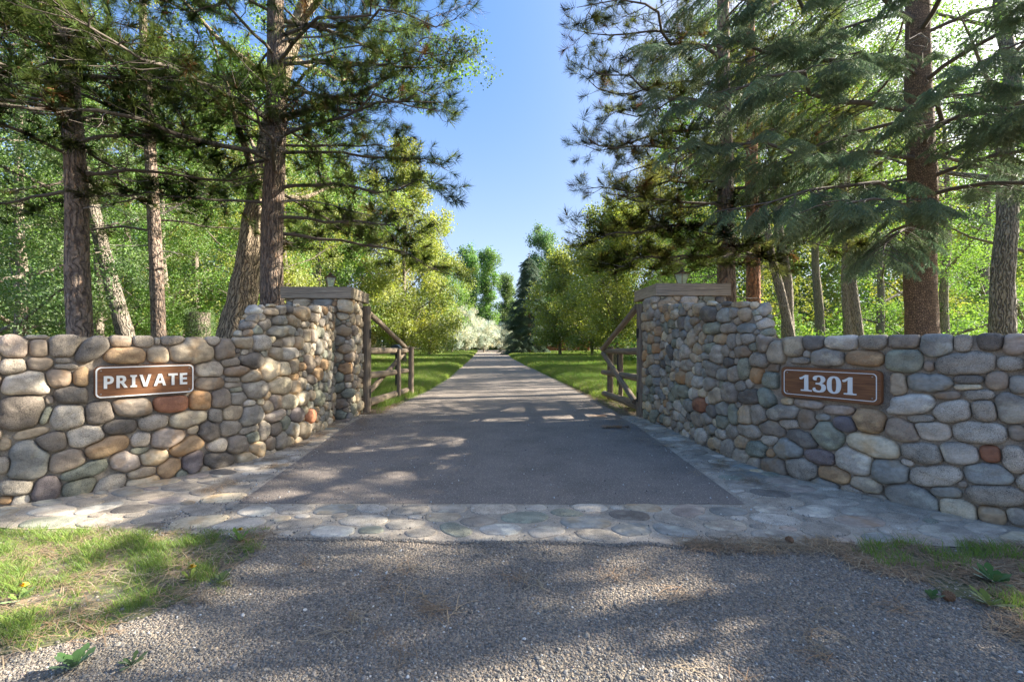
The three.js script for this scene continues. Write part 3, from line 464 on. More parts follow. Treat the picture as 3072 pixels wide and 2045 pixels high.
for (const [x, d, label] of [[-3.37, 9.5, 'small carriage lantern on the cap of the pillar left of the drive'], [3.80, 9.0, 'small carriage lantern on the cap of the pillar right of the drive']]) {
  const l = thing('pillar_lantern', label, 'lantern', 'lanterns on the gate pillars', at(x, 2.616, d)); delete l.userData.group;
  part('base', new THREE.LatheGeometry([[0, 0.012], [0.075, 0.012], [0.08, 0.025], [0.045, 0.04], [0.03, 0.07], [0.06, 0.085], [0, 0.09]].map(([a, b]) => new THREE.Vector2(a, b)), 20), M.bronze, l);
  const b0 = 0.055, b1 = 0.098, h0 = 0.088, h1 = 0.275;
  for (let k = 0; k < 4; k++) {
    const a = k * Math.PI / 2 + 0.35, c = (r, t) => V(Math.cos(a + t) * r * 1.414, 0, Math.sin(a + t) * r * 1.414), g = new GB();
    const p = [c(b0 * 0.94, 0).setY(h0), c(b0 * 0.94, Math.PI / 2).setY(h0), c(b1 * 0.94, Math.PI / 2).setY(h1), c(b1 * 0.94, 0).setY(h1)];
    const n = V(Math.cos(a + Math.PI / 4), -0.2, Math.sin(a + Math.PI / 4)).normalize(); g.tri(p[0], p[2], p[1], n); g.tri(p[0], p[3], p[2], n);
    part('pane', g.build(), M.glass, l);
    part('bar', new GB().tube([c(b0, 0).setY(h0), c(b1, 0).setY(h1)], [0.007, 0.007], 6, { caps: true }).build(), M.bronze, l);
  }
  part('top_rim', new THREE.CylinderGeometry(0.150, 0.142, 0.018, 4, 1).rotateY(-0.35).translate(0, h1 + 0.008, 0), M.bronze, l);
  part('lamp_roof', new THREE.CylinderGeometry(0.035, 0.135, 0.05, 4, 1).rotateY(-0.35).translate(0, h1 + 0.042, 0), M.bronze, l);
  part('finial', new THREE.LatheGeometry([[0, 0], [0.034, 0], [0.034, 0.03], [0.012, 0.04], [0.016, 0.052], [0, 0.066]].map(([a, b]) => new THREE.Vector2(a, b)), 14).translate(0, h1 + 0.067, 0), M.bronze, l);
}
// ---------------------------------------------------------------- the two signs
const font = { sans: new FontLoader().parse ? await new FontLoader().loadAsync('fonts/droid/droid_sans_bold.typeface.json') : 0, serif: await new FontLoader().loadAsync('fonts/droid/droid_serif_bold.typeface.json') };
function roundRect(w, h, r, S = THREE.Shape) { const s = new S(), x = -w / 2, y = -h / 2; s.moveTo(x + r, y); s.lineTo(x + w - r, y); s.absarc(x + w - r, y + r, r, -Math.PI / 2, 0); s.lineTo(x + w, y + h - r); s.absarc(x + w - r, y + h - r, r, 0, Math.PI / 2); s.lineTo(x + r, y + h); s.absarc(x + r, y + h - r, r, Math.PI / 2, Math.PI); s.lineTo(x, y + r); s.absarc(x + r, y + r, r, Math.PI, Math.PI * 1.5); return s; }
function signBoard(label, A, B, text, f, capH, textW, wood, border, tall, spacing) {
  const size = 0.2;
  const mid = A.clone().add(B).multiplyScalar(0.5), w = A.distanceTo(B), t = thing('wooden_sign', label, 'sign', null, mid);
  t.rotation.y = Math.atan2(-(B.z - A.z), B.x - A.x);
  const board = new THREE.ExtrudeGeometry(roundRect(w, tall, 0.045), { depth: 0.045, bevelEnabled: true, bevelThickness: 0.006, bevelSize: 0.006, bevelSegments: 2, curveSegments: 8 });
  part('board', board, wood, t);
  const [inset, wide] = border, rim = roundRect(w - inset * 2, tall - inset * 2, 0.045 - inset * 0.3); rim.holes.push(roundRect(w - inset * 2 - wide * 2, tall - inset * 2 - wide * 2, 0.04 - inset * 0.3, THREE.Path));
  part('border', new THREE.ExtrudeGeometry(rim, { depth: 0.006, bevelEnabled: false, curveSegments: 8 }).translate(0, 0, 0.050), M.white, t);
  for (const [sx, sy] of [[-1, 1], [1, 1], [-1, -1], [1, -1]]) part('screw', new THREE.CylinderGeometry(0.006, 0.007, 0.004, 10).rotateX(Math.PI / 2).translate(sx * (w / 2 - inset - wide - 0.03), sy * (tall / 2 - inset - wide - 0.025), 0.053), M.screw, t);
  const gs = []; let x = 0;
  for (const ch of text) { const g = new TextGeometry(ch, { font: f, size, depth: 0.008, curveSegments: 6, bevelEnabled: true, bevelSize: 0.0015, bevelThickness: 0.0015, bevelSegments: 1 }); g.computeBoundingBox(); const b = g.boundingBox; g.translate(x - b.min.x, 0, 0); gs.push(g); x += b.max.x - b.min.x + spacing * size; }
  let y0 = 9, y1 = -9; for (const g of gs) { y0 = Math.min(y0, g.boundingBox.min.y); y1 = Math.max(y1, g.boundingBox.max.y); }
  const W = x - spacing * size; for (const g of gs) { g.translate(-W / 2, -(y0 + y1) / 2, 0); g.scale(textW / W, capH / (y1 - y0), 1); g.translate(0, 0, 0.0505); part('letter', g, M.white, t); }
}
{ const a = leftPath.surf(4.70, 1.112, 0.03), b = leftPath.surf(3.85, 1.112, 0.03); signBoard('brown wooden sign reading PRIVATE in white letters with a white border', a, b, 'PRIVATE', font.sans, 0.128, 0.725, M.signWood, [0.002, 0.012], 0.315, 0.17); }
{ const a = rightPath.surf(3.31, 1.078, 0.03), b = rightPath.surf(4.22, 1.078, 0.03); signBoard('dark brown wooden sign reading 1301 in white numerals', a, b, '1301', font.serif, 0.18, 0.53, M.signWood, [0.026, 0.007], 0.325, 0.05); }

// ---------------------------------------------------------------- gates of peeled logs, their posts
function logGeo(a, b, ra, rb, seed, radial = 12) {
  const N = 9, pts = []; for (let k = 0; k < N; k++) { const t = k / (N - 1), p = V().lerpVectors(a, b, t); p.x += 0.008 * n3(t * 3, seed, 1); p.y += 0.008 * n3(t * 3, seed, 2); pts.push(p); }
  return new GB().tube(pts, (t, an) => lerp(ra, rb, t) * (1 + 0.05 * n3(t * 4, Math.cos(an), seed) + 0.03 * n3(Math.cos(an) * 2, Math.sin(an) * 2, seed)), radial, { caps: true, around: 0.32 }).build();
}
function gate(label, postLabel, hx, hd, ex, ed, inward) {
  const gp = thing('gate_post', postLabel, 'gate post', null, at(hx, 0, hd));
  part('post', logGeo(V(0, -0.05, 0), V(0, 2.33, 0), 0.106, 0.10, hx, 14), M.oldWood, gp);
  part('strap_hinge', new RoundedBoxGeometry(0.05, 0.2, 0.06, 1, 0.006).translate(inward * 0.085, 1.72, 0.02), M.black, gp);
  part('strap_hinge', new RoundedBoxGeometry(0.05, 0.2, 0.06, 1, 0.006).translate(inward * 0.085, 0.42, 0.02), M.black, gp);
  const t = thing('log_gate', label, 'gate', null, at(hx, 0, hd)), e = V(ex - hx, 0, hd - ed), L = e.length(), u = e.clone().normalize(), P = (s, y, off = 0) => u.clone().multiplyScalar(s).add(V(0, y, 0)).add(V(-u.z, 0, u.x).multiplyScalar(off));
  const s0 = 0.1;
  part('rail', logGeo(P(s0, 1.35), P(L + 0.12, 1.31), 0.078, 0.062, 1 + hx), M.oldWood, t);
  part('rail', logGeo(P(s0, 0.80), P(L + 0.22, 0.74), 0.08, 0.062, 2 + hx), M.oldWood, t);
  part('rail', logGeo(P(s0, 0.20), P(L + 0.12, 0.185), 0.095, 0.074, 3 + hx), M.oldWood, t);
  part('stile', logGeo(P(L - 0.12, 0.04, 0.085), P(L - 0.12, 1.42, 0.1), 0.08, 0.074, 4 + hx), M.oldWood, t);
  part('stile', logGeo(P(L * 0.62, 0.12, 0.09), P(L * 0.62, 1.36, 0.1), 0.055, 0.05, 5 + hx), M.oldWood, t);
  part('brace', logGeo(P(s0, 2.27, -0.06), P(L + 0.05, 1.36, -0.07), 0.07, 0.06, 6 + hx), M.oldWood, t, 'long log brace sloping down from the post top');
  part('brace', logGeo(P(s0, 0.30, -0.10), P(L - 0.1, 1.26, -0.10), 0.066, 0.058, 7 + hx), M.oldWood, t);
}
gate('open gate of grey peeled logs, left of the drive', 'squared grey log gate post against the pillar left of the drive', -2.75, 9.96, -2.37, 13.1, 1);
gate('open gate of grey peeled logs, right of the drive', 'grey log gate post behind the pillar right of the drive', 3.10, 9.3, 3.04, 12.0, -1);
{
  const k = thing('entry_keypad', 'black pole with a domed keypad box behind the gate left of the drive', 'keypad', null, at(-2.85, 0, 13.6));
  part('pole', new GB().tube([V(0, 0, 0), V(0, 1.2, 0)], [0.032, 0.032], 10, { caps: true }).build(), M.black, k);
  const s = new THREE.Shape(); s.moveTo(-0.14, 0); s.lineTo(0.14, 0); s.lineTo(0.14, 0.14); s.absarc(0, 0.14, 0.14, 0, Math.PI); s.lineTo(-0.14, 0);
  part('housing', new THREE.ExtrudeGeometry(s, { depth: 0.3, bevelEnabled: true, bevelSize: 0.008, bevelThickness: 0.008, bevelSegments: 2 }).translate(0, 1.2, -0.15), std({ color: rgb(0.045, 0.06, 0.06), roughness: 0.45 }), k);
  part('face_plate', new RoundedBoxGeometry(0.2, 0.16, 0.012, 1, 0.004).translate(0, 1.31, 0.164), std({ color: rgb(0.10, 0.13, 0.13), roughness: 0.4 }), k);
  const p = thing('marker_pole', 'thin black pole standing behind the gate right of the drive', 'pole', null, at(3.82, 0, 13.6));
  part('shaft', new GB().tube([V(0, 0, 0), V(0, 1.38, 0)], [0.03, 0.03], 10, { caps: true }).build(), M.black, p);
  part('pole_cap', new THREE.CylinderGeometry(0.036, 0.036, 0.03, 12).translate(0, 1.39, 0), M.black, p);
}
// ---------------------------------------------------------------- stone paving set in mortar round the asphalt
{
  const wx = (path, d) => { for (let s = -0.3; s < path.len + 0.6; s += 0.03) { const [x, dd] = path.raw(s); if (dd <= d) return x; } return path.raw(path.len + 0.6)[0]; };
  const TL = [], TR = []; for (let k = 0; k < 200; k++) { const d = 3 + k * 0.035; TL.push(wx(leftPath, d)); TR.push(wx(rightPath, d)); }
  const xl = (d) => TL[clamp(Math.round((d - 3) / 0.035), 0, 199)], xr = (d) => TR[clamp(Math.round((d - 3) / 0.035), 0, 199)];
  const front = paveFront;
  const aL = (d) => -(d < 6.3 ? lerp(2.36, 2.5, (d - 4.2) / 2.1) : lerp(2.5, 2.62, (d - 6.3) / 2)), aR = (d) => d < 6.3 ? lerp(2.36, 2.52, (d - 4.2) / 2.1) : lerp(2.52, 2.66, (d - 6.3) / 2.1);
  const out = []; for (let x = -5.6; x <= 5.0; x += 0.2) out.push([x, front(x)]);
  for (let d = 3.2; d < 9.4; d += 0.25) out.push([Math.max(xr(d), 2.9) + 0.12, Math.max(d, 3.36)]);
  out.push([2.6, 9.5], [-2.6, 9.6]); for (let d = 9.4; d > 3.8; d -= 0.25) out.push([Math.min(xl(d), -2.8) - 0.12, d]);
  const a = thing('paved_border', 'border of flat river stones set in mortar round the dark asphalt', 'paving');
  const s = new THREE.ShapeGeometry(new THREE.Shape(out.map(([x, d]) => new THREE.Vector2(x, d)))); s.rotateX(-Math.PI / 2); { const p = s.attributes.position; for (let i = 0; i < p.count; i++) { s.attributes.uv.setXY(i, p.getX(i), p.getZ(i)); p.setY(i, 0.0125); } } s.computeVertexNormals();
  part('mortar_bed', s, M.paving, a);
  const ok = (x, d) => d > front(x) + 0.012 && d < 9.3 && x > xl(d) + 0.05 && x < xr(d) - 0.05 && !(d > 4.215 && x > aL(d) - 0.015 && x < aR(d) + 0.015);
  const list = fillStones([], rng(77), { s0: -5, s1: 4.9, h0: 3.3, h1: 9.3, ok, mix: 'ggggllllbvgpdtcg', tilt: 50, levels: [[0.19, 0.12, 3000], [0.155, 0.10, 9000], [0.12, 0.085, 14000], [0.085, 0.06, 14000]] });
  if (list.length > 296) list.length = 296;
  outlines(list, { ok, gap: 0.016, grow: 1.14, smooth: 2 });
  list.forEach((st, n) => part(numberedPart('paving_stone', n), stoneGeo(st, (x, d, o) => V(x, 0.0125 + o, -d), { flat: 0.013, base: 0 }), stoneMat(st), a));
}

// ---------------------------------------------------------------- foliage pieces
const PX = (px, d) => (px - 490.9) / FOCAL * d;                    // x of what stands at that column of the picture, d metres away
function needleTuft(seed, n, len, shoot) {                         // a shoot of long pine needles along +y
  const g = new GB(), r = rng(seed);
  for (let k = 0; k < n; k++) {
    const y = shoot * Math.pow(r(), 0.8), az = r() * 6.283, po = lerp(1.65, 0.35, Math.pow(y / shoot, 1.3)) + (r() - 0.5) * 0.5, L = len * (0.75 + 0.4 * r());
    const dir = V(Math.sin(po) * Math.cos(az), Math.cos(po), Math.sin(po) * Math.sin(az)), w = V(-Math.sin(az), r() - 0.5, Math.cos(az)).normalize().multiplyScalar(0.0034), b = V(0, y, 0), m = b.clone().addScaledVector(dir, L * 0.55), e = b.clone().addScaledVector(dir, L).add(V(0, -0.012, 0));
    const nn = V().crossVectors(dir, w).normalize(), q = g.count;
    g.v(b.clone().sub(w), nn, 0, 0); g.v(b.clone().add(w), nn, 1, 0); g.v(m.clone().sub(w), nn, 0, 0.5); g.v(m.clone().add(w), nn, 1, 0.5); g.v(e, nn, 0.5, 1);
    g.i.push(q, q + 1, q + 2, q + 2, q + 1, q + 3, q + 2, q + 3, q + 4);
  }
  return g.build();
}
function spruceSpray(seed, short = 1) {                            // a frond of short needles along +y, its face to +z
  const g = new GB(), r = rng(seed);
  const twig = (a, b, sag, step) => {
    const L = a.distanceTo(b), n = Math.round(L / step), d = V().subVectors(b, a).normalize();
    for (let k = 0; k < n; k++) for (let j = 0; j < 3; j++) {
      const t = k / n, p = V().lerpVectors(a, b, t); p.z -= sag * t * t;
      const o = V(r() - 0.5, r() - 0.5, r() - 0.5).cross(d).normalize(), nd = o.clone().multiplyScalar(0.8).addScaledVector(d, 0.75).normalize(), w = V().crossVectors(nd, d).normalize().multiplyScalar(0.0034), e = p.clone().addScaledVector(nd, 0.024 + 0.008 * r());
      g.tri(p.clone().sub(w), p.clone().add(w), e, V().crossVectors(w, nd).normalize());
    }
  };
  const L = 0.40; twig(V(0, 0, 0), V(0, L, 0), 0.06, 0.007);
  for (let k = 0; k < 7; k++) for (const s of [-1, 1]) { const y = 0.03 + k * 0.047 + 0.015 * r(), l = (0.20 - 0.020 * k) * (0.8 + 0.4 * r()) * short, a = 0.75 + 0.25 * r(); twig(V(0, y, -0.06 * (y / L) ** 2), V(s * Math.sin(a) * l, y + Math.cos(a) * l, -0.03 - 0.05 * r()), 0.03, 0.0075); }
  return g.build();
}
function leafClump(seed, n, size, R, shape = 1) {
  const g = new GB(), r = rng(seed);
  for (let k = 0; k < n; k++) {
    const c = V(r() - 0.5, r() - 0.5, r() - 0.5).multiplyScalar(2 * R).multiplyScalar(0.55 + 0.45 * r()), s = size * (0.7 + 0.6 * r());
    const q = new THREE.Quaternion().setFromEuler(new THREE.Euler((r() - 0.5) * 2.4, r() * 6.28, (r() - 0.5) * 2.0)), f = (x, y, z) => V(x * s * shape, y * s, z * s).applyQuaternion(q).add(c);
    const a = f(0, -0.5, 0), b = f(0.42, 0.02, 0.10), t = f(0, 0.55, -0.04), d = f(-0.42, 0.02, 0.10), nn = V(0, 0, 1).applyQuaternion(q), i = g.count;
    for (const p of [a, b, t, d]) g.v(p, nn, 0, 0); g.i.push(i, i + 1, i + 2, i, i + 2, i + 3);
  }
  return g.build();
}
const G = { tuft: needleTuft(1, 60, 0.20, 0.17), tuftFar: needleTuft(2, 38, 0.22, 0.18), spray: spruceSpray(3), leaf: leafClump(5, 16, 0.075, 0.26), leafMid: leafClump(6, 14, 0.11, 0.34), leafFar: leafClump(7, 12, 0.2, 0.6), narrow: leafClump(8, 14, 0.13, 0.4, 0.7) };
for (const k of ['tuftFar']) G[k].scale(1, 1, 1);
G.bud = new THREE.SphereGeometry(1, 8, 6).scale(0.011, 0.034, 0.011);
const along = (dir) => new THREE.Quaternion().setFromUnitVectors(UPV, dir);
const vary = (c, r, a = 0.22, b = 0.12) => { const k = 1 + (r() - 0.5) * 2 * a, h = (r() - 0.5) * 2 * b; return [c[0] * k * (1 + h), c[1] * k, c[2] * k * (1 - h)]; };
function trunkGeo(o, H, rr, N = 40, radial = 26) {                 // trunk of height H; bend(h) gives its line
  const pts = []; for (let k = 0; k <= N; k++) pts.push(o.bend(H * Math.pow(k / N, 1.25)).add(V(0, k ? 0 : -0.15, 0)));
  const sd = o.x * 3;
  return new GB().tube(pts, (t, a, p) => { const h = Math.pow(t, 1.25) * H; return rr(h) * (1 + (o.lump ?? 0.05) * n3(Math.cos(a) * 1.6 + sd, h * 1.1, Math.sin(a) * 1.6) + (o.lump2 ?? 0.03) * n3(Math.cos(a) * 5 + sd, h * 3.2, Math.sin(a) * 5)); }, radial, { around: Math.max(1, Math.round(6.283 * rr(1))) }).build(true);
}
function limb(start, dir, len, rise, droop, tip, r, n = 9) {
  const pts = [], s1 = r() * 50, right = V(-dir.z, 0, dir.x);
  for (let k = 0; k < n; k++) { const t = k / (n - 1); pts.push(start.clone().addScaledVector(dir, len * t).add(V(0, len * (rise * t - droop * t * t + tip * t * t * t * t), 0)).addScaledVector(right, len * 0.05 * n3(t * 2, s1, 0) * t * 4).add(V(0, len * 0.03 * n3(t * 3, s1, 9) * t * 2, 0))); }
  return pts;
}
const onLine = (pts, t) => { const f = clamp(t, 0, 0.9999) * (pts.length - 1), i = Math.floor(f); return V().lerpVectors(pts[i], pts[i + 1], f - i); };
const dirOn = (pts, t) => onLine(pts, Math.min(1, t + 0.06)).sub(onLine(pts, Math.max(0, t - 0.06))).normalize();
function conifer(o) {
  const t = thing(o.name, o.label, o.category ?? 'pine tree', o.group, at(o.x, 0, o.d)), r = rng(o.seed);
  o.bend = (h) => V(o.lean[0] * h / o.H + 0.04 * n3(h * 0.25, o.seed, 0), h, o.lean[1] * h / o.H + 0.04 * n3(h * 0.25, o.seed, 5));
  const rr = (h) => o.r * (Math.pow(Math.max(0.02, 1 - Math.pow(Math.max(0, h) / o.H, 1.5)), 0.7) + 0.35 * Math.exp(-h * 2.2)) + 0.01;
  part('trunk', trunkGeo(o, o.H, rr), o.bark, t);
  const cop = new Copies(), bud = new Copies(), twigs = [], spruce = o.kind === 'spruce', list = (o.fixed ?? []).slice(), q = new THREE.Quaternion(), Mx = new THREE.Matrix4();
  let az = r() * 360; for (let k = 0; k < o.nB; k++) { const f = k / o.nB, h = lerp(o.hb, o.H * 0.96, Math.pow(f, o.pow ?? 1)); az += 137.5 + (r() - 0.5) * 40; list.push([h, az, o.len(h / o.H) * (0.75 + 0.45 * r()), (o.rise ?? 0.1) + (r() - 0.5) * 0.25, (o.droop ?? 0.25) * (0.7 + 0.6 * r())]); }
  for (let [h, azd, len, rise, droop] of list) {
    if (o.reach) { const b = o.bend(h), c = Math.cos(azd * Math.PI / 180), sn = Math.sin(azd * Math.PI / 180); for (let k = 0; k < 30 && o.reach(o.x + b.x + c * len, o.d - b.z - sn * len, h); k++) len *= 0.94; }
    if (o.skip && o.skip(h, azd % 360, len)) continue;
    const a = azd * Math.PI / 180, dir = V(Math.cos(a), 0, Math.sin(a)), start = o.bend(h), pts = limb(start, dir, len, rise, droop, spruce ? 0.16 : 0.14, r), gb = new GB(), rb = clamp(len * 0.0095, 0.012, 0.05);
    gb.tube(pts, (k) => rb * Math.pow(1 - k, 0.8) + 0.006, 7);
    const detail = o.far ? 0.6 : 1, n2 = Math.round((spruce ? 5.5 : 3.3) * len * detail) + 4;
    for (let k = 0; k < n2; k++) {
      const u = lerp(spruce ? 0.14 : 0.2, 0.99, (k + r() * 0.8) / n2), side = k % 2 ? 1 : -1, p0 = onLine(pts, u), d0 = dirOn(pts, u);
      const d2 = d0.clone().applyAxisAngle(UPV, side * (0.65 + 0.5 * r())).add(V(0, spruce ? -0.1 : 0.0 + (r() - 0.5) * 1.1, 0)).normalize(), l2 = Math.max(0.22, len * (spruce ? 0.26 : 0.30) * (1 - 0.62 * u) * (0.6 + 0.7 * r()));
      const s = limb(p0, d2, l2, 0.02, spruce ? 0.22 : 0.12, spruce ? 0.06 : 0.16, r, 5); gb.tube(s, (w) => lerp(0.009, 0.0035, w) * (0.6 + 0.12 * len), 4);
      if (spruce) {
        const bare = u < 0.34 ? 0.8 : 0.0, nS = Math.max(2, Math.round(l2 / 0.15 * detail));
        for (let j = 0; j < nS; j++) { const w = lerp(0.2, 1, (j + 0.6) / nS); if (r() < bare) continue; const p = onLine(s, w), dd = dirOn(s, w).applyAxisAngle(UPV, (r() - 0.5) * 0.9).add(V(0, -0.25 - 0.3 * r(), 0)).normalize(), X = V().crossVectors(dd, UPV).normalize(), Z = V().crossVectors(X, dd); Mx.makeBasis(X, dd, Z); q.setFromRotationMatrix(Mx); cop.add(mat4(p, q, (0.8 + 0.5 * r()) * (o.sprayK ?? 1)), vary(o.tone, r, 0.25, 0.12)); }
        continue;
      }
      const ends = [[s, 1]]; if (r() < 0.4) ends.push([s, 0.7]);
      if (l2 > 0.4) for (let j = 0; j < (o.far ? 1 : 2); j++) { const w = 0.3 + 0.22 * j + 0.1 * r(), d3 = dirOn(s, w).applyAxisAngle(UPV, (j % 2 ? 1 : -1) * (0.6 + 0.4 * r())).add(V(0, 0.15 + 0.3 * (r() - 0.5), 0)).normalize(), l3 = 0.18 + 0.3 * r() * l2, m = limb(onLine(s, w), d3, l3, 0.02, 0.08, 0.15, r, 4); gb.tube(m, (w2) => lerp(0.006, 0.0035, w2), 3); ends.push([m, 1]); }
      for (const [m, w] of ends) { const dd = dirOn(m, w).add(V((r() - 0.5) * 0.7, 0.15 + (r() - 0.5) * 0.9, (r() - 0.5) * 0.7)).normalize(); q.copy(along(dd)); if (!o.far && r() < 0.6) bud.add(mat4(onLine(m, w).addScaledVector(dd, 0.17), q, 0.8 + 0.5 * r()), vary([0.34, 0.18, 0.085], r)); cop.add(mat4(onLine(m, w), q, (0.8 + 0.45 * r()) * (o.tuftK ?? 1)), r() < (o.brown ?? 0.03) ? vary([0.26, 0.14, 0.055], r) : vary(o.tone, r, 0.28, 0.12)); }
    }
    if (!spruce) { q.copy(along(dirOn(pts, 1))); cop.add(mat4(onLine(pts, 1), q, 1.1 * (o.tuftK ?? 1)), vary(o.tone, r)); }
    part(numberedPart('branch', twigs.length), gb.build(), M.twig, t); twigs.push(1);
  }
  for (let k = 0; k < (o.dead ?? 0); k++) {                        // bare dead limbs low on the trunk
    const h = lerp(o.hb * 0.75, o.hb + 3.5, r()), a = r() * 6.28, len = 0.7 + 1.6 * r(), gb = new GB(), pts = limb(o.bend(h), V(Math.cos(a), 0, Math.sin(a)), len, 0.05, 0.25, 0.05, r, 8); gb.tube(pts, (w) => lerp(0.016, 0.003, w), 5);
    for (let j = 0; j < 7; j++) { const w = 0.25 + 0.1 * j, d2 = dirOn(pts, w).applyAxisAngle(UPV, (j % 2 ? 1 : -1) * (0.5 + 0.5 * r())).add(V(0, (r() - 0.6) * 0.6, 0)).normalize(); gb.tube(limb(onLine(pts, w), d2, 0.25 + 0.45 * r(), 0, 0.2, 0.1, r, 5), (x) => lerp(0.006, 0.002, x), 3); }
    part(numberedPart('dead_limb', k), gb.build(), M.deadTwig, t);
  }
  (o.bare ?? []).forEach(([h, azd, len, rise, droop, from], k) => {  // long limbs that have lost their needles
    const a = azd * Math.PI / 180, gb = new GB(), pts = limb(o.bend(h), V(Math.cos(a), 0, Math.sin(a)), len, rise, droop, 0.05, r, 10); gb.tube(pts, (w) => lerp(0.026, 0.003, w), 6);
    for (let j = 0; j < 16; j++) { const w = lerp(from, 0.98, j / 16), d2 = dirOn(pts, w).applyAxisAngle(UPV, (j % 2 ? 1 : -1) * (0.4 + 0.6 * r())).add(V(0, -0.5 * r(), 0)).normalize(), m = limb(onLine(pts, w), d2, 0.4 + 0.5 * r(), 0, 0.35, 0.1, r, 6); gb.tube(m, (x) => lerp(0.006, 0.002, x), 4); for (let i = 0; i < 3; i++) gb.tube(limb(onLine(m, 0.3 + 0.2 * i), dirOn(m, 0.5).applyAxisAngle(UPV, (i % 2 ? 1 : -1) * 0.7).add(V(0, -0.4 * r(), 0)).normalize(), 0.15 + 0.2 * r(), 0, 0.2, 0.1, r, 4), (x) => lerp(0.0035, 0.0015, x), 3); }
    part(numberedPart('bare_limb', k), gb.build(), M.deadTwig, t);
  });
  if (bud.n) bud.build('buds', G.bud, M.pebble, t);
  cop.build('needles', spruce ? G.spray : o.far ? G.tuftFar : G.tuft, M.needle, t);
  return t;
}
function broadleaf(o) {                                            // x, d, H, r, base (crown starts), rx (crown half width), puffs, per, tone, geo
  const t = thing(o.name ?? 'broadleaf_tree', o.label, o.category ?? 'tree', o.group, at(o.x, 0, o.d)), r = rng(o.seed), lean = o.lean ?? [0, 0];
  o.bend = (h) => V(lean[0] * h / o.H + 0.12 * n3(h * 0.2, o.seed, 0) * h / 6, h, lean[1] * h / o.H + 0.12 * n3(h * 0.2, o.seed, 4) * h / 6);
  const rr = (h) => o.r * (Math.pow(Math.max(0.03, 1 - h / (o.H * 0.97)), 0.8) + (o.flare ?? 0.3) * Math.exp(-h * 1.6)) + 0.008;
  const far = o.d > 34; part('trunk', trunkGeo(o, o.H * 0.92, rr, far ? 14 : 36, far ? 9 : o.radial ?? 24), o.bark ?? M.darkBark, t);
  const cop = new Copies(), nL = o.limbs ?? 12, shape = o.shape ?? ((f) => Math.sqrt(Math.max(0, 1 - Math.pow(Math.abs(f - 0.42) / 0.6, 2.2)))), q = new THREE.Quaternion(), gb = new GB();
  let az = r() * 6.28; const puffs = [];
  for (let k = 0; k < nL; k++) {
    const f = (k + 0.5) / nL, h = lerp(o.base, o.H, f), h0 = Math.max(o.base * 0.85, h - (o.upright ?? 1) * o.rx * 0.5), w = o.rx * shape(f) * (0.8 + 0.35 * r()); az += 2.4 + (r() - 0.5) * 0.6;
    const a0 = o.bend(Math.min(h0, o.H * 0.88)), e = o.bend(h).add(V(Math.cos(az) * w, 0, Math.sin(az) * w)), mid = a0.clone().lerp(e, 0.5).add(V(0, -0.05 * w, 0)), pts = [a0, a0.clone().lerp(mid, 0.6), mid, mid.clone().lerp(e, 0.55).add(V(0, 0.03 * w, 0)), e];
    gb.tube(pts, (x) => lerp(clamp(rr(h0) * 0.42, 0.02, 0.13), 0.012, x), far ? 4 : 6);
    for (let j = 0; j < (o.puffs ?? 5); j++) { const u = lerp(0.3, 1.0, (j + r()) / (o.puffs ?? 5)); puffs.push([onLine(pts, u).add(V((r() - 0.5) * w * 0.75, (r() - 0.5) * (o.H - o.base) / nL * 2.4, (r() - 0.5) * w * 0.75)), (0.55 + 0.6 * r()) * (o.puffR ?? 1)]); }
  }
  part('limbs', gb.build(), o.bark ?? M.darkBark, t);
  const k1 = o.leafK ?? 1;
  for (const [c, R] of puffs) { const tone = vary(o.tone, r, 0.16, 0.10); for (let j = 0; j < (o.per ?? 40) * R * R; j++) { const v = V(r() - 0.5, r() - 0.5, r() - 0.5), l = Math.max(0.05, v.length()); v.multiplyScalar(R * Math.pow(r(), 0.5) / l).multiply(V(1, o.flat ?? 0.75, 1)); const p = c.clone().add(v); if (p.y < (o.floor ?? 0.3)) continue; q.setFromEuler(_e.set(r() * 6.28, r() * 6.28, r() * 6.28)); cop.add(mat4(p, q, k1 * (0.75 + 0.5 * r())), vary(tone, r, 0.18, 0.10)); } }
  cop.build('crown', o.geo ?? G.leaf, o.leafMat ?? M.leaf, t);
  return t;
}
const PINE = [0.235, 0.33, 0.095], PINE_Y = [0.29, 0.33, 0.09], SPRUCE = [0.205, 0.285, 0.15];
const pineLen = (L) => (f) => L * Math.min(1, 0.75 + f) * Math.pow(Math.max(0.05, 1 - f), 0.55);
conifer({ name: 'pine_tree', label: 'large pine with scaly brown trunk directly behind the PRIVATE sign wall', x: -8.24, d: 9.2, H: 14.5, r: 0.205, lean: [-0.75, 0], bark: M.pineBark, hb: 4.6, nB: 27, pow: 1.0, len: pineLen(4.6), seed: 101, tone: PINE, dead: 9,
  fixed: [[6.0, 62, 5.2, 0.02, 0.34], [6.6, 40, 4.6, 0, 0.3], [7.4, 55, 5.0, -0.02, 0.3], [5.6, 20, 3.6, 0, 0.2], [8.2, 85, 5.2, 0, 0.34], [6.2, 140, 4, 0.05, 0.3]] });
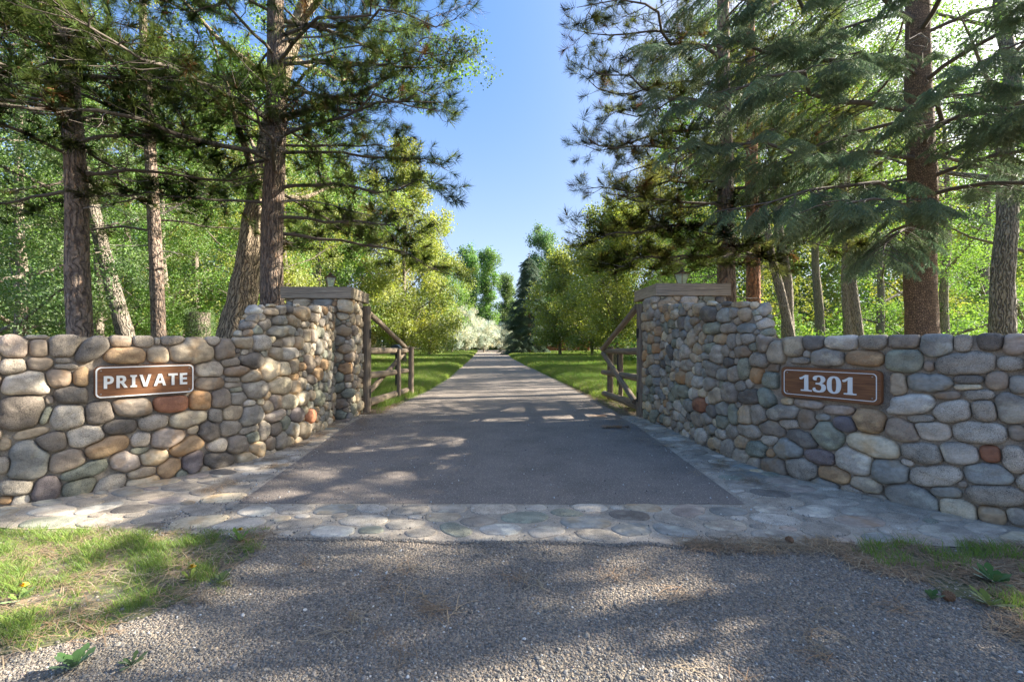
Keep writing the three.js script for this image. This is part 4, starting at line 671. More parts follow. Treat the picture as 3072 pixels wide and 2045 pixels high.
conifer({ name: 'pine_tree', label: 'large pine rising right behind the pillar left of the drive', x: -4.95, d: 10.2, H: 15.5, r: 0.245, lean: [0.2, 0], bark: M.pineBark, hb: 4.0, nB: 33, pow: 1.0, len: pineLen(4.7), seed: 103, tone: PINE, dead: 8, reach: (x, d, h) => x / Math.max(2, d) > (h > 7.6 ? -0.06 : -0.085),
  fixed: [[4.0, -15, 4.2, 0.05, 0.3], [5.0, 12, 4.1, 0.10, 0.32], [6.6, 5, 4.6, 0.18, 0.25], [7.2, -20, 4.3, 0.2, 0.2], [8.4, 8, 4.9, 0.15, 0.2], [9.4, 20, 5.0, 0.12, 0.2], [5.6, 112, 5.4, 0.02, 0.34], [6.4, 96, 5.0, 0, 0.34], [7.2, 130, 5.0, 0, 0.3], [5.9, 60, 3.4, 0.1, 0.3], [7.8, 45, 4.2, 0.1, 0.3], [5.8, -8, 4.4, 0.12, 0.28], [7.8, -10, 4.6, 0.2, 0.24], [6.1, 28, 4.2, 0.12, 0.28], [8.8, -28, 4.4, 0.2, 0.2], [9.8, 2, 4.6, 0.1, 0.2]], bare: [[8.3, 6, 4.7, 0.16, 0.2, 0.6], [7.9, 2, 4.4, 0.22, 0.22, 0.66], [4.7, 3, 3.9, 0.02, 0.22, 0.45]] });
conifer({ name: 'pine_tree', label: 'slimmer pine with reddish trunk between the two large pines on the left', x: -10.2, d: 14, H: 16, r: 0.19, lean: [-0.75, 0], bark: M.pineBark, hb: 5, nB: 30, pow: 1.0, len: pineLen(3.8), seed: 105, tone: PINE, dead: 10, far: true });
conifer({ name: 'pine_tree', label: 'tall pine behind the pillar right of the drive, branches reaching over the sky', x: 5.78, d: 11, H: 14.5, r: 0.205, lean: [-0.25, 0], bark: M.pineBark, hb: 3.4, nB: 34, pow: 1.1, len: pineLen(4.0), seed: 107, tone: PINE_Y, dead: 6, brown: 0.10, reach: (x, d) => x / Math.max(2, d) < 0.185,
  fixed: [[3.6, 165, 3.4, 0.08, 0.3], [4.4, 172, 4.0, 0.05, 0.28], [5.4, 186, 4.4, 0.10, 0.22], [6.2, 176, 4.6, 0.12, 0.2], [7.2, 165, 4.5, 0.18, 0.2], [7.8, 190, 4.4, 0.15, 0.2], [9.0, 175, 4.6, 0.1, 0.2], [4.8, 150, 3.6, 0.1, 0.3], [6.8, 205, 4, 0.15, 0.25], [8.4, 150, 4.4, 0.1, 0.3]] });
conifer({ name: 'pine_tree', label: 'pine with bright orange bark just right of the right pillar', x: 8.75, d: 15, H: 17, r: 0.215, lean: [-0.2, 0], bark: M.orangeBark, hb: 7.2, nB: 26, pow: 1.0, len: pineLen(3.8), seed: 109, tone: PINE_Y, dead: 8, far: true, brown: 0.08 });
conifer({ name: 'spruce_tree', category: 'spruce tree', label: 'big blue-green spruce with sweeping boughs behind the number sign wall', kind: 'spruce', x: 8.2, d: 8.6, H: 14, r: 0.245, lean: [-0.1, 0], bark: M.spruceBark, hb: 3.6, nB: 25, pow: 1.05, len: pineLen(4.2), rise: 0.12, droop: 0.42, seed: 111, tone: SPRUCE, dead: 14,
  fixed: [[4.3, 160, 4.4, 0.10, 0.34], [5.0, 172, 4.9, 0.12, 0.33], [3.9, 140, 4.0, 0.12, 0.36], [5.2, 120, 4.0, 0.2, 0.4], [5.9, 165, 5.2, 0.12, 0.3], [6.8, 178, 5.2, 0.15, 0.32], [4.8, 98, 3.6, 0.2, 0.4], [4.6, 60, 3.6, 0.2, 0.4], [7.6, 160, 5.0, 0.12, 0.3], [6.4, 95, 3.8, 0.25, 0.42], [7.4, 120, 4.4, 0.15, 0.35], [5.6, 50, 3.8, 0.15, 0.35]] });
// pines beside the camera, outside the picture: their shade falls across the gravel
conifer({ name: 'pine_tree', label: 'taller pine standing outside the view right of the paving', x: 12.6, d: 4.6, H: 13, r: 0.25, lean: [0, 0], bark: M.pineBark, hb: 3.2, nB: 15, len: pineLen(3.6), seed: 115, tone: PINE, far: true, tuftK: 1.15 });
conifer({ name: 'pine_tree', label: 'shorter pine standing outside the view right of the gravel', x: 10.5, d: 1.2, H: 12, r: 0.22, lean: [0, 0], bark: M.pineBark, hb: 4.6, nB: 16, len: pineLen(3.4), seed: 117, tone: PINE, far: true, tuftK: 1.15 });
// ---------------------------------------------------------------- broadleaf trees
const MAPLE = [0.275, 0.315, 0.040], FRESH = [0.165, 0.29, 0.036], DEEP = [0.13, 0.22, 0.045], OLIVE = [0.24, 0.25, 0.038];
// left, behind the wall
broadleaf({ name: 'cottonwood_tree', label: 'thick cottonwood with furrowed sunlit bark leaning behind the left pillar', x: PX(223, 12.4), d: 12.4, H: 19, r: 0.41, flare: 0.75, lean: [3.0, -1], bark: std({ map: M.cottonBark.map, bumpMap: M.cottonBark.bumpMap, bumpScale: 0.06, color: rgb(1.35, 1.2, 1.02) }), lump: 0.10, lump2: 0.08, radial: 40, base: 6.5, rx: 4.2, limbs: 13, puffs: 5, per: 34, tone: FRESH, seed: 201 });  // bark tint lightened and warmed so the trunk looks sunlit
broadleaf({ name: 'cottonwood_tree', label: 'grey cottonwood leaning left between two pine trunks on the left', x: PX(139, 15.5), d: 15.5, H: 17, r: 0.27, lean: [-5.2, -1], bark: std({ map: M.cottonBark.map, bumpMap: M.cottonBark.bumpMap, bumpScale: 0.06, color: rgb(0.72, 0.7, 0.68) }), lump: 0.10, radial: 30, base: 6.5, rx: 4.5, limbs: 13, puffs: 5, per: 34, tone: FRESH, seed: 202 });
const stump = thing('cut_stump', 'dark ivy-covered stump of a cut tree behind the left wall', 'stump', null, at(PX(200, 15), 0, 15));
{ const o = { x: 3, bend: (h) => V(0, h, 0), lump: 0.08, lump2: 0.05 }; part('trunk', trunkGeo(o, 2.55, () => 0.3, 12, 22), M.darkBark, stump); part('cut_face', new THREE.CircleGeometry(0.3, 20).rotateX(-Math.PI / 2).translate(0, 2.552, 0), M.deadTwig, stump);
  const c = new Copies(), r = rng(9); for (let k = 0; k < 800; k++) { const a = r() * 6.28, h = 2.6 * r(); c.add(mat4(V(Math.cos(a) * 0.36, h, Math.sin(a) * 0.36), eq(r() * 6, r() * 6, r() * 6), 0.45), vary(DEEP, r)); } c.build('ivy', G.leaf, M.leaf, stump); }
const BL = [ // column, depth, height, trunk, crown base, half width, tone, label
  [-30, 12, 13, 0.2, 1.2, 3.4, DEEP, 'dense dark green tree at the left edge behind the wall', 1.6],
  [22, 16, 16, 0.2, 2.4, 3.6, DEEP, 'dark leafy tree left of the first pine on the left', 1.6],
  [60, 23, 20, 0.25, 3.0, 4.6, FRESH, 'tall green tree seen between the left edge and the first pine'],
  [98, 19, 12, 0.2, 0.8, 3.4, FRESH, 'low-branched bright tree just right of the first pine trunk'],
  [128, 27, 21, 0.25, 1.5, 5.0, MAPLE, 'sunlit yellow-green tree between the first pine and the slim pine'],
  [165, 22, 14, 0.2, 0.8, 3.6, FRESH, 'bright green bushy tree right of the slim pine trunk'],
  [196, 31, 22, 0.25, 1.2, 5.2, MAPLE, 'tall sunlit tree behind the ivy-covered stump'],
  [250, 25, 18, 0.22, 2.0, 4.2, FRESH, 'green tree behind the sunlit cottonwood trunk'],
  [286, 20, 11, 0.18, 1.6, 2.9, MAPLE, 'yellow-green tree right of the pine beside the left pillar'],
  [318, 28, 15, 0.2, 1.8, 3.8, FRESH, 'green tree behind the lantern of the left pillar'],
];
BL.forEach(([px, d, H, r, base, rx, tone, label, more = 1], k) => broadleaf({ label, x: PX(px, d), d, H, r, base, rx, tone, seed: 300 + k, limbs: 15, puffs: 5, per: (d > 22 ? 24 : 36) * more, puffR: d > 22 ? 1.2 : 1.0, geo: d > 22 ? G.leafMid : G.leaf, floor: 0.4 }));
const BR = [
  [822, 24, 16, 0.24, 8, 3.6, FRESH, 'green tree with dark trunk just right of the orange-barked pine', -0.5],
  [792, 19, 15, 0.26, 10, 2.4, OLIVE, 'dark-trunked leaning tree right beside the orange-barked pine', -0.6],
  [800, 18, 15, 0.19, 10, 2.4, FRESH, 'slim dark tree leaning left behind the top of the right wall', -1.6],
  [850, 20, 15, 0.19, 10.5, 2.4, OLIVE, 'left one of the two slender dark trunks left of the spruce', -0.3],
  [864, 17.5, 15, 0.18, 10.5, 2.4, FRESH, 'right one of the two slender dark trunks left of the spruce', -0.8],
  [945, 22, 16, 0.2, 1.2, 4.0, FRESH, 'sunlit bushy tree directly right of the spruce trunk', 0],
  [1035, 17, 16, 0.22, 1.0, 4.0, FRESH, 'bright leafy tree at the right edge behind the wall', 0],
  [880, 31, 20, 0.24, 0.8, 5.4, MAPLE, 'tall sunlit tree far behind the two slender trunks', 0],
  [760, 33, 19, 0.24, 1.0, 5.0, MAPLE, 'tall yellow-green tree behind the orange-barked pine', 0],
  [985, 30, 21, 0.25, 0.8, 5.5, FRESH, 'tall green tree seen between the spruce and the furrowed trunk', 0],
  [690, 22, 7, 0.14, 1.2, 2.4, FRESH, 'green tree behind the lantern of the right pillar', 0],
];
BR.forEach(([px, d, H, r, base, rx, tone, label, lean], k) => broadleaf({ label, x: PX(px, d), d, H, r, base, rx, tone, lean: [lean * 2, 0], seed: 400 + k, limbs: 14, puffs: 5, per: d > 22 ? 14 : 18, puffR: d > 22 ? 1.2 : 1.0, geo: d > 22 ? G.leafMid : G.leaf, floor: 0.4 }));
broadleaf({ name: 'cottonwood_tree', label: 'cottonwood with deeply furrowed grey trunk near the right edge', x: PX(1003, 13), d: 13, H: 18, r: 0.29, flare: 0.35, lean: [0.6, -0.5], bark: M.cottonBark, lump: 0.10, lump2: 0.07, radial: 36, base: 7, rx: 4.2, limbs: 12, puffs: 5, per: 30, tone: FRESH, seed: 420 });
broadleaf({ name: 'cottonwood_tree', label: 'dark leaning trunk at the right edge beside the furrowed cottonwood', x: PX(1019, 14.5), d: 14.5, H: 16, r: 0.26, lean: [5.5, -1], bark: M.darkBark, lump: 0.10, radial: 26, base: 7, rx: 3.6, limbs: 10, puffs: 5, per: 28, tone: FRESH, seed: 421 });
for (const [x, d, H, rx, seed, label] of [[12.2, 2.6, 11, 3.0, 431, 'round leafy tree outside the view right of the gravel'], [15.5, 6.4, 14, 3.6, 432, 'large leafy tree outside the view right of the number sign wall']]) broadleaf({ label, x, d, H, r: 0.2, base: 3, rx, tone: FRESH, seed, limbs: 7, puffs: 2, per: 150, puffR: 0.92, geo: G.leafMid });  // leafy trees out of view, crowns gapped to dapple the gravel with shade
// maples along the drive
const ML = [[404, 31, 15.4, 4.5, MAPLE, 'nearest and largest yellow-green maple on the left side of the drive', 2.2, 1], [362, 36, 13, 4.0, OLIVE, 'maple on the lawn behind the open left gate', 2.2, 1], [430, 54, 15.5, 4.4, MAPLE, 'second maple along the left side of the drive', 1.9, 1], [447, 76, 17, 4.6, FRESH, 'last green maple on the left before the white blossom trees', 1.9, 1]];
const MR = [[616, 27, 10.2, 3.4, MAPLE, 'maple whose trunk stands behind the open right gate', 2.5, 1], [592, 52, 14.2, 4.6, MAPLE, 'maple in the lawn left of the right gate, with thin dark trunk', 2.2, 1], [560, 54, 12.2, 3.6, MAPLE, 'small-trunked maple in front of the log cabin', 2.3, 1], [650, 36, 16, 4.6, OLIVE, 'tall dark green maple behind the branches of the right pine', 2.2, 1], [612, 72, 20, 5.4, FRESH, 'taller tree behind the lawn maples on the right', 3, 1]];
[...ML, ...MR].forEach(([px, d, H, rx, tone, label, base], k) => broadleaf({ name: 'maple_tree', category: 'maple tree', label, x: PX(px, d), d, H, r: 0.15 + 0.02 * (d > 50), flare: 0.15, base, rx, tone, seed: 500 + k, limbs: d > 45 ? 16 : 22, puffs: 6, per: d > 45 ? 15 : (px > 490 ? 26 : 36), puffR: d > 45 ? 1.35 : 1.05, geo: d > 45 ? G.leafFar : G.leafMid, upright: 1.3, shape: (f) => Math.pow(Math.sin(Math.PI * clamp(0.12 + f * 0.88, 0, 1)), 0.75) * (1 - 0.35 * f) }));
// poplars, spruce and blossom trees at the end of the drive
[[487, 98, 22.5, 2.6, FRESH, 'tall poplar left of the middle at the end of the drive'], [507, 112, 18.5, 2.2, DEEP, 'slim shorter poplar right of the middle at the end of the drive'], [469, 90, 21, 2.4, FRESH, 'poplar crown rising over the last left maple'], [543, 92, 25.5, 3.2, DEEP, 'bluish tall poplar rising over the far spruce'], [560, 104, 23, 3.2, DEEP, 'poplar right of the tall bluish poplar at the end of the drive']].forEach(([px, d, H, rx, tone, label], k) => broadleaf({ name: 'poplar_tree', category: 'poplar tree', label, x: PX(px, d), d, H, r: 0.2, base: 2.5, rx, tone: vary(tone, rng(k + 60), 0.1), seed: 600 + k, limbs: 20, puffs: 4, per: 34, puffR: 1.1, flat: 1.3, leafK: 1.2, geo: G.leafFar, bark: M.paleBark, upright: 2.2, shape: (f) => (0.75 + 0.25 * Math.sin(f * 9)) * Math.sqrt(Math.max(0, 1 - Math.pow(Math.abs(f - 0.4) / 0.62, 3))) }));
conifer({ name: 'spruce_tree', category: 'spruce tree', label: 'dark blue conical spruce far down the right side of the drive', kind: 'spruce', far: true, x: PX(529, 64), d: 64, H: 14.5, r: 0.2, lean: [0, 0], bark: M.spruceBark, hb: 0.8, nB: 90, len: (f) => 3.6 * Math.pow(1 - f, 0.8), rise: 0.02, droop: 0.22, seed: 640, tone: [0.13, 0.20, 0.125], sprayK: 2.6 });
[[452, 70, 5.8, 2.2, 'first white blossoming tree left of the end of the drive'], [466, 76, 7.6, 2.4, 'tallest white blossoming tree left of the end of the drive'], [484, 82, 6.0, 2.5, 'round white blossoming tree straight ahead at the end of the drive'], [500, 88, 5.6, 2.3, 'white blossoming tree right of the end of the drive']].forEach(([px, d, H, rx, label], k) => broadleaf({ name: 'blossom_tree', category: 'blossom tree', label, x: PX(px, d), d, H, r: 0.12, base: 1.3, rx, tone: [0.54, 0.57, 0.43], leafMat: M.petal, seed: 660 + k, limbs: 22, puffs: 5, per: 26, puffR: 0.72, geo: G.leafMid, leafK: 1.1, bark: M.darkBark }));
// ---------------------------------------------------------------- far woodland and undergrowth that read as one mass
{
  const r = rng(71), c = new Copies(), q = new THREE.Quaternion();
  for (let k = 0; k < 22000; k++) {
    const a = lerp(-1.15, 1.15, r()), D = lerp(118, 150, r()), x = Math.tan(a) * D * 0.8, big = 9 + 6 * (0.5 + 0.5 * n3(x * 0.05, 0, 3)) + 3 * n3(x * 0.2, 1, 5), y = big * Math.pow(r(), 0.8), gap = Math.abs(x - PX(491, D)) < 6 ? 0.35 : 1;
    q.setFromEuler(_e.set(r() * 6, r() * 6, r() * 6)); c.add(mat4(at(x, 0.4 + y * gap, D), q, 2.4 + r()), vary(n3(x * 0.12, D * 0.1, 7) > 0.1 ? FRESH : OLIVE, r));
  }
  const w = c.build('woodland', G.leafFar, M.leaf, scene); w.userData.kind = 'stuff'; tag(w, 'far green woodland closing the view behind the drive', 'woodland');
  for (const [label, p0, p1, seed] of [['dense green wood behind the trees left of the drive', -60, 345, 73], ['dense green wood behind the trees right of the drive', 668, 1110, 74]]) {
    const u = new Copies(), rr = rng(seed);
    for (let k = 0; k < 30; k++) {
      const d = lerp(38, 66, rr()), x = PX(lerp(p0, p1, (k + rr()) / 30), d), H = lerp(15, 24, rr()), R = lerp(2.8, 4.6, rr()), tone = vary([FRESH, MAPLE, DEEP, FRESH][k % 4], rr, 0.15);
      for (let j = 0; j < 620; j++) { const f = rr(), w = R * Math.sqrt(Math.max(0.05, 1 - Math.pow(Math.abs(f - 0.4) / 0.62, 2.4))), a = rr() * 6.28, q2 = w * Math.sqrt(0.25 + 0.75 * rr()) * (0.75 + 0.5 * n3(Math.cos(a) * 1.6, f * 5, k)); q.setFromEuler(_e.set(rr() * 6, rr() * 6, rr() * 6)); u.add(mat4(at(x + Math.cos(a) * q2, 0.6 + f * H, d + Math.sin(a) * q2), q, 1.0 + 0.6 * rr()), vary(tone, rr)); }
    }
    const o = u.build(numbered('woodland'), G.leafFar, M.leaf, scene); o.userData.kind = 'stuff'; tag(o, label, 'woodland');
  }
  for (const [name, label, x0, x1, seed, tone] of [['undergrowth', 'sunlit yellow-green undergrowth behind the left wall', -30, -9, 81, MAPLE], ['undergrowth', 'sunlit green undergrowth behind the right wall', 10, 36, 82, FRESH]]) {
    const u = new Copies(), rr = rng(seed);
    for (let k = 0; k < 9000; k++) { const x = lerp(x0, x1, rr()), d = lerp(20, 34, rr()); const T = 0.6 + 2.6 * Math.max(0, 0.4 + n3(x * 0.25, d * 0.25, seed)); q.setFromEuler(_e.set(rr() * 6, rr() * 6, rr() * 6)); u.add(mat4(at(x, 0.1 + T * rr(), d), q, 0.9 + 0.5 * rr()), vary(tone, rr)); }
    const o = u.build(numbered(name), G.leafMid, M.leaf, scene); o.userData.kind = 'stuff'; tag(o, label, 'undergrowth');
  }
}
{ // log cabin among the trees
  const c = thing('log_cabin', 'red-brown log cabin low among the trees right of the drive', 'cabin', null, at(PX(560, 84), 0, 84)), L = 9, W = 6;
  for (let k = 0; k < 9; k++) { const y = 0.2 + k * 0.27; for (const z of [W / 2, -W / 2]) part(numberedPart('wall_log', k * 2 + (z < 0)), logGeo(V(-L / 2 - 0.3, y, z), V(L / 2 + 0.3, y, z), 0.15, 0.15, k + z, 9), M.log, c); }
  for (let k = 0; k < 9; k++) { const y = 0.33 + k * 0.27; for (const x of [L / 2, -L / 2]) part(numberedPart('gable_log', k * 2 + (x < 0)), logGeo(V(x, y, -W / 2 - 0.3), V(x, y, W / 2 + 0.3), 0.15, 0.15, k + x, 9), M.log, c); }
  const rf = new THREE.Shape([[-W / 2 - 0.7, 0], [0, 2.2], [W / 2 + 0.7, 0], [W / 2 + 0.7, 0.2], [0, 2.42], [-W / 2 - 0.7, 0.2]].map(([a, b]) => new THREE.Vector2(a, b)));
  part('roof', new THREE.ExtrudeGeometry(rf, { depth: L + 1.2, bevelEnabled: false }).translate(0, 2.5, -L / 2 - 0.6).rotateY(Math.PI / 2), M.roof, c);
  part('window', new RoundedBoxGeometry(1.1, 1.0, 0.2, 1, 0.02).translate(-1.6, 1.5, W / 2 + 0.09), M.black, c); part('door', new RoundedBoxGeometry(1.0, 2.0, 0.2, 1, 0.02).translate(1.4, 1.1, W / 2 + 0.09), M.oldWood, c);
}
// ---------------------------------------------------------------- grass, gravel, needles, weeds
function grassClump(seed, n, H, R, w) {
  const g = new GB(), r = rng(seed);
  for (let k = 0; k < n; k++) {
    const a = r() * 6.28, rad = R * Math.sqrt(r()), b = V(Math.cos(a) * rad, 0, Math.sin(a) * rad), h = H * (0.5 + 0.7 * r()), la = r() * 6.28, ln = h * (0.15 + 0.5 * r()), lean = V(Math.cos(la) * ln, 0, Math.sin(la) * ln), side = V(-Math.sin(la + 1), 0, Math.cos(la + 1)).multiplyScalar(w), nn = V().crossVectors(side, UPV).normalize();
    const m = b.clone().add(V(0, h * 0.6, 0)).addScaledVector(lean, 0.35), e = b.clone().add(V(0, h, 0)).add(lean), q = g.count;
    g.v(b.clone().sub(side), nn, 0, 0); g.v(b.clone().add(side), nn, 0, 0); g.v(m.clone().addScaledVector(side, -0.8), nn, 0, 0); g.v(m.clone().addScaledVector(side, 0.8), nn, 0, 0); g.v(e, nn, 0, 0);
    g.i.push(q, q + 1, q + 2, q + 2, q + 1, q + 3, q + 2, q + 3, q + 4);
  }
  return g.build();
}
G.grass = grassClump(1, 5, 0.13, 0.05, 0.0024); G.lawn = grassClump(2, 16, 0.26, 0.11, 0.004); G.lawnFar = grassClump(3, 16, 0.34, 0.3, 0.012);
const scatter = (name, label, category, geo, mat, fn) => { const c = new Copies(); fn(c); const o = c.build(numbered(name), geo, mat, scene); o.userData.kind = 'stuff'; tag(o, label, category); return o; };
const GRASS = [0.15, 0.26, 0.032], GRASSY = [0.25, 0.31, 0.038], STRAW = [0.30, 0.23, 0.11];
for (const [side, label, edge, from, seed] of [[-1, 'tall meadow grass on the lawn left of the drive', roadL, 10.4, 1], [1, 'tall meadow grass on the lawn right of the drive', roadR, 11.6, 2]])
  for (const far of [0, 1]) scatter('grass', far ? label.replace('tall meadow', 'distant meadow') : label, 'grass', far ? G.lawnFar : G.lawn, M.grass, (c) => {
    const r = rng(90 + seed + far * 7);
    for (let k = 0; k < (far ? 17000 : 26000); k++) {
      const d = far ? 28 * Math.pow(96 / 28, r()) : from * Math.pow(30 / from, r()), e = Math.abs(roadEdge(edge, d)), x = side * (e + 0.12 + Math.pow(r(), 1.15) * (far ? 26 : 9));
      const bare = side > 0 && d < 16 ? smoothstep(d, 11.5, 16) : side < 0 && d < 12.5 ? 0.5 : 1; if (r() > bare + 0.06) continue;
      const nearEdge = smoothstep(Math.abs(x) - e, 0, 0.8), t = 0.5 + 0.5 * n3(x * 0.3, d * 0.3, 2);
      c.add(mat4(at(x, 0.002, d), eq(0, r() * 6.28, 0), (0.55 + 0.45 * nearEdge) * (0.75 + 0.5 * r())), vary(r() < 0.08 ? STRAW : mixc(GRASS, GRASSY, t * 0.75 + 0.25 * (1 - nearEdge)), r, 0.2, 0.12));
    }
  });
const inLeftVerge = (x, d) => x < -1.8 - 0.25 * n3(x * 1.3, d * 1.7, 4) - 0.1 * n3(x * 5, d * 6, 5) - Math.max(0, 2.65 - d) * 1.15 && d < 3.62 && d > 1.7;
const inRightVerge = (x, d) => x > 2.82 + 0.25 * n3(x * 1.3, d * 1.9, 6) + 0.1 * n3(x * 5, d * 6, 7) - 0.15 * smoothstep(d, 2.7, 3.2) && d < 3.36;
scatter('grass', 'patchy green grass on the verge in front of the PRIVATE wall', 'grass', G.grass, M.grass, (c) => { const r = rng(120); for (let k = 0; k < 30000; k++) { const x = lerp(-5, -0.9, r()), d = lerp(1.8, 3.66, r()); if (!inLeftVerge(x, d)) continue; const n = n3(x * 2.2, d * 2.6, 11) + 0.35 * n3(x * 7, d * 7, 12) + 0.25 * smoothstep(d, 2.6, 3.5); if (n < -0.8 + 1.15 * r()) continue; c.add(mat4(at(x, 0.008, d), eq(0, r() * 6.28, 0), (0.25 + 0.5 * r() * r() + 0.1 * r()) * (0.7 + 0.5 * smoothstep(n, 0.2, 0.7))), vary(r() < 0.05 ? STRAW : mixc(GRASS, GRASSY, r() * 0.55), r)); } });
scatter('grass', 'sparse grass tufts on the verge below the number sign wall', 'grass', G.grass, M.grass, (c) => { const r = rng(121); for (let k = 0; k < 5000; k++) { const x = lerp(2.3, 5, r()), d = lerp(2.1, 3.42, r()); if (!inRightVerge(x, d)) continue; const n = n3(x * 2.4, d * 2.8, 21) + 0.6 * smoothstep(d, 3.0, 3.25); if (n < 0.32 + 0.35 * r()) continue; c.add(mat4(at(x, 0.008, d), eq(0, r() * 6.28, 0), 0.35 + 0.55 * r()), vary(mixc(GRASS, GRASSY, r() * 0.4), r)); } });
scatter('grass', 'thin grass growing at the foot of the gates', 'grass', G.grass, M.grass, (c) => { const r = rng(122); for (let k = 0; k < 900; k++) { const s = r() < 0.5 ? -1 : 1, d = lerp(9.7, 13, r()), x = s < 0 ? lerp(-2.35, -3.4, r()) : lerp(2.75, 4.2, r()); if (n3(x * 1.5, d * 1.5, 31) < -0.1) continue; c.add(mat4(at(x, 0.002, d), eq(0, r() * 6.28, 0), 0.6 + 0.7 * r()), vary(mixc(GRASS, GRASSY, r()), r)); } });
const pebbleGeo = (() => { const g = new THREE.IcosahedronGeometry(1, 1), p = g.attributes.position; const gg = new THREE.BufferGeometry(); for (let i = 0; i < p.count; i++) { const v = V().fromBufferAttribute(p, i), k = 1 + 0.25 * n3(v.x * 1.3, v.y * 1.3, v.z * 1.3); p.setXYZ(i, v.x * k, v.y * 0.62 * k, v.z * 0.8 * k); } g.computeVertexNormals(); return g; })();
const PEB = [[0.168, 0.152, 0.132], [0.245, 0.215, 0.178], [0.132, 0.118, 0.102], [0.32, 0.275, 0.215], [0.21, 0.188, 0.166], [0.50, 0.48, 0.44], [0.27, 0.20, 0.17]];
scatter('gravel', 'loose grey gravel in the foreground', 'gravel', pebbleGeo, M.pebble, (c) => {
  const r = rng(130);
  for (let k = 0; k < 165000; k++) {
    const d = 1.75 * Math.pow(3.62 / 1.75, Math.pow(r(), 0.9)), x = (r() - 0.5) * 2 * (1.25 * d + 0.4); const v = inLeftVerge(x, d) || inRightVerge(x, d); if (v && r() > 0.45) continue;
    if (d > 3.42 - x * 0.03 + 0.10 * n3(x * 3, d, 2) + 0.05 * n3(x * 9, 1, 3) && r() > 0.05) continue;
    const s = 0.0022 + 0.0052 * Math.pow(r(), 3.0) + (r() < 0.012 ? 0.003 + 0.006 * r() : 0); c.add(mat4(at(x, 0.005 + s * 0.25, d), eq((r() - 0.5) * 0.9, r() * 6.28, (r() - 0.5) * 0.9), s), vary(PEB[Math.floor(r() * (r() < 0.1 ? 7 : 5))], r, 0.18, 0.05));
  }
});
scatter('gravel', 'gravel heaped along the edge of the paved border', 'gravel', pebbleGeo, M.pebble, (c) => { const r = rng(134); for (let k = 0; k < 9000; k++) { const x = lerp(-2.3, 3.2, r()), d = paveFront(x) - 0.012 + 0.035 * (r() + r() - 1), s = 0.0025 + 0.005 * Math.pow(r(), 2.5); c.add(mat4(at(x, 0.008 + 0.006 * r(), d), eq(r(), r() * 6.28, r()), s), vary(PEB[Math.floor(r() * 5)], r)); } });
scatter('gravel', 'fine grit lying in the joints of the paved border', 'gravel', pebbleGeo, M.pebble, (c) => { const r = rng(133); for (let k = 0; k < 9000; k++) { const x = lerp(-4.4, 4.2, r()), d = lerp(3.45, 4.2, r()), b = r() < 0.45, s = b ? (r() < 0.5 ? -1 : 1) : 0, dd = b ? lerp(4.2, 9, r()) : d, xx = b ? s * lerp(2.45, 3.0, r()) : x; if (n3(xx * 3, dd * 3, 88) < -0.15) continue; const z = 0.0018 + 0.0035 * Math.pow(r(), 3); c.add(mat4(at(xx, 0.0125 + z * 0.3, dd), eq(r(), r() * 6.28, r()), z), vary(PEB[Math.floor(r() * 6)], r)); } });
scatter('gravel', 'loose pebbles strewn along the edges of the asphalt', 'gravel', pebbleGeo, M.pebble, (c) => {
  const r = rng(131);
  for (let k = 0; k < 9000; k++) { const d = lerp(3.5, 13.5, Math.pow(r(), 1.4)), e = Math.pow(r(), 2.6), x = (r() < 0.72 ? -1 : 1) * (2.75 - e * 2.6); const s = 0.003 + 0.006 * Math.pow(r(), 3); c.add(mat4(at(x, 0.018 + s * 0.3, d), eq(r(), r() * 6.28, r()), s), vary(PEB[Math.floor(r() * 6)], r)); }
});
const needleGeo = (() => { const g = new GB(), r = rng(5); for (let k = 0; k < 7; k++) { const a = r() * 6.28, c = V((r() - 0.5) * 0.12, 0.003 + 0.01 * r(), (r() - 0.5) * 0.12), d = V(Math.cos(a), 0.06 * (r() - 0.5), Math.sin(a)).multiplyScalar(0.06), w = V(-Math.sin(a), 0, Math.cos(a)).multiplyScalar(0.0016), q = g.count, m = c.clone().add(V(0, 0.006, 0)); for (const p of [c.clone().sub(d).sub(w), c.clone().sub(d).add(w), m.clone().sub(w), m.clone().add(w), c.clone().add(d).sub(w), c.clone().add(d).add(w)]) g.v(p, UPV, 0, 0); g.i.push(q, q + 1, q + 2, q + 2, q + 1, q + 3, q + 2, q + 3, q + 4, q + 4, q + 3, q + 5); } return g.build(); })();
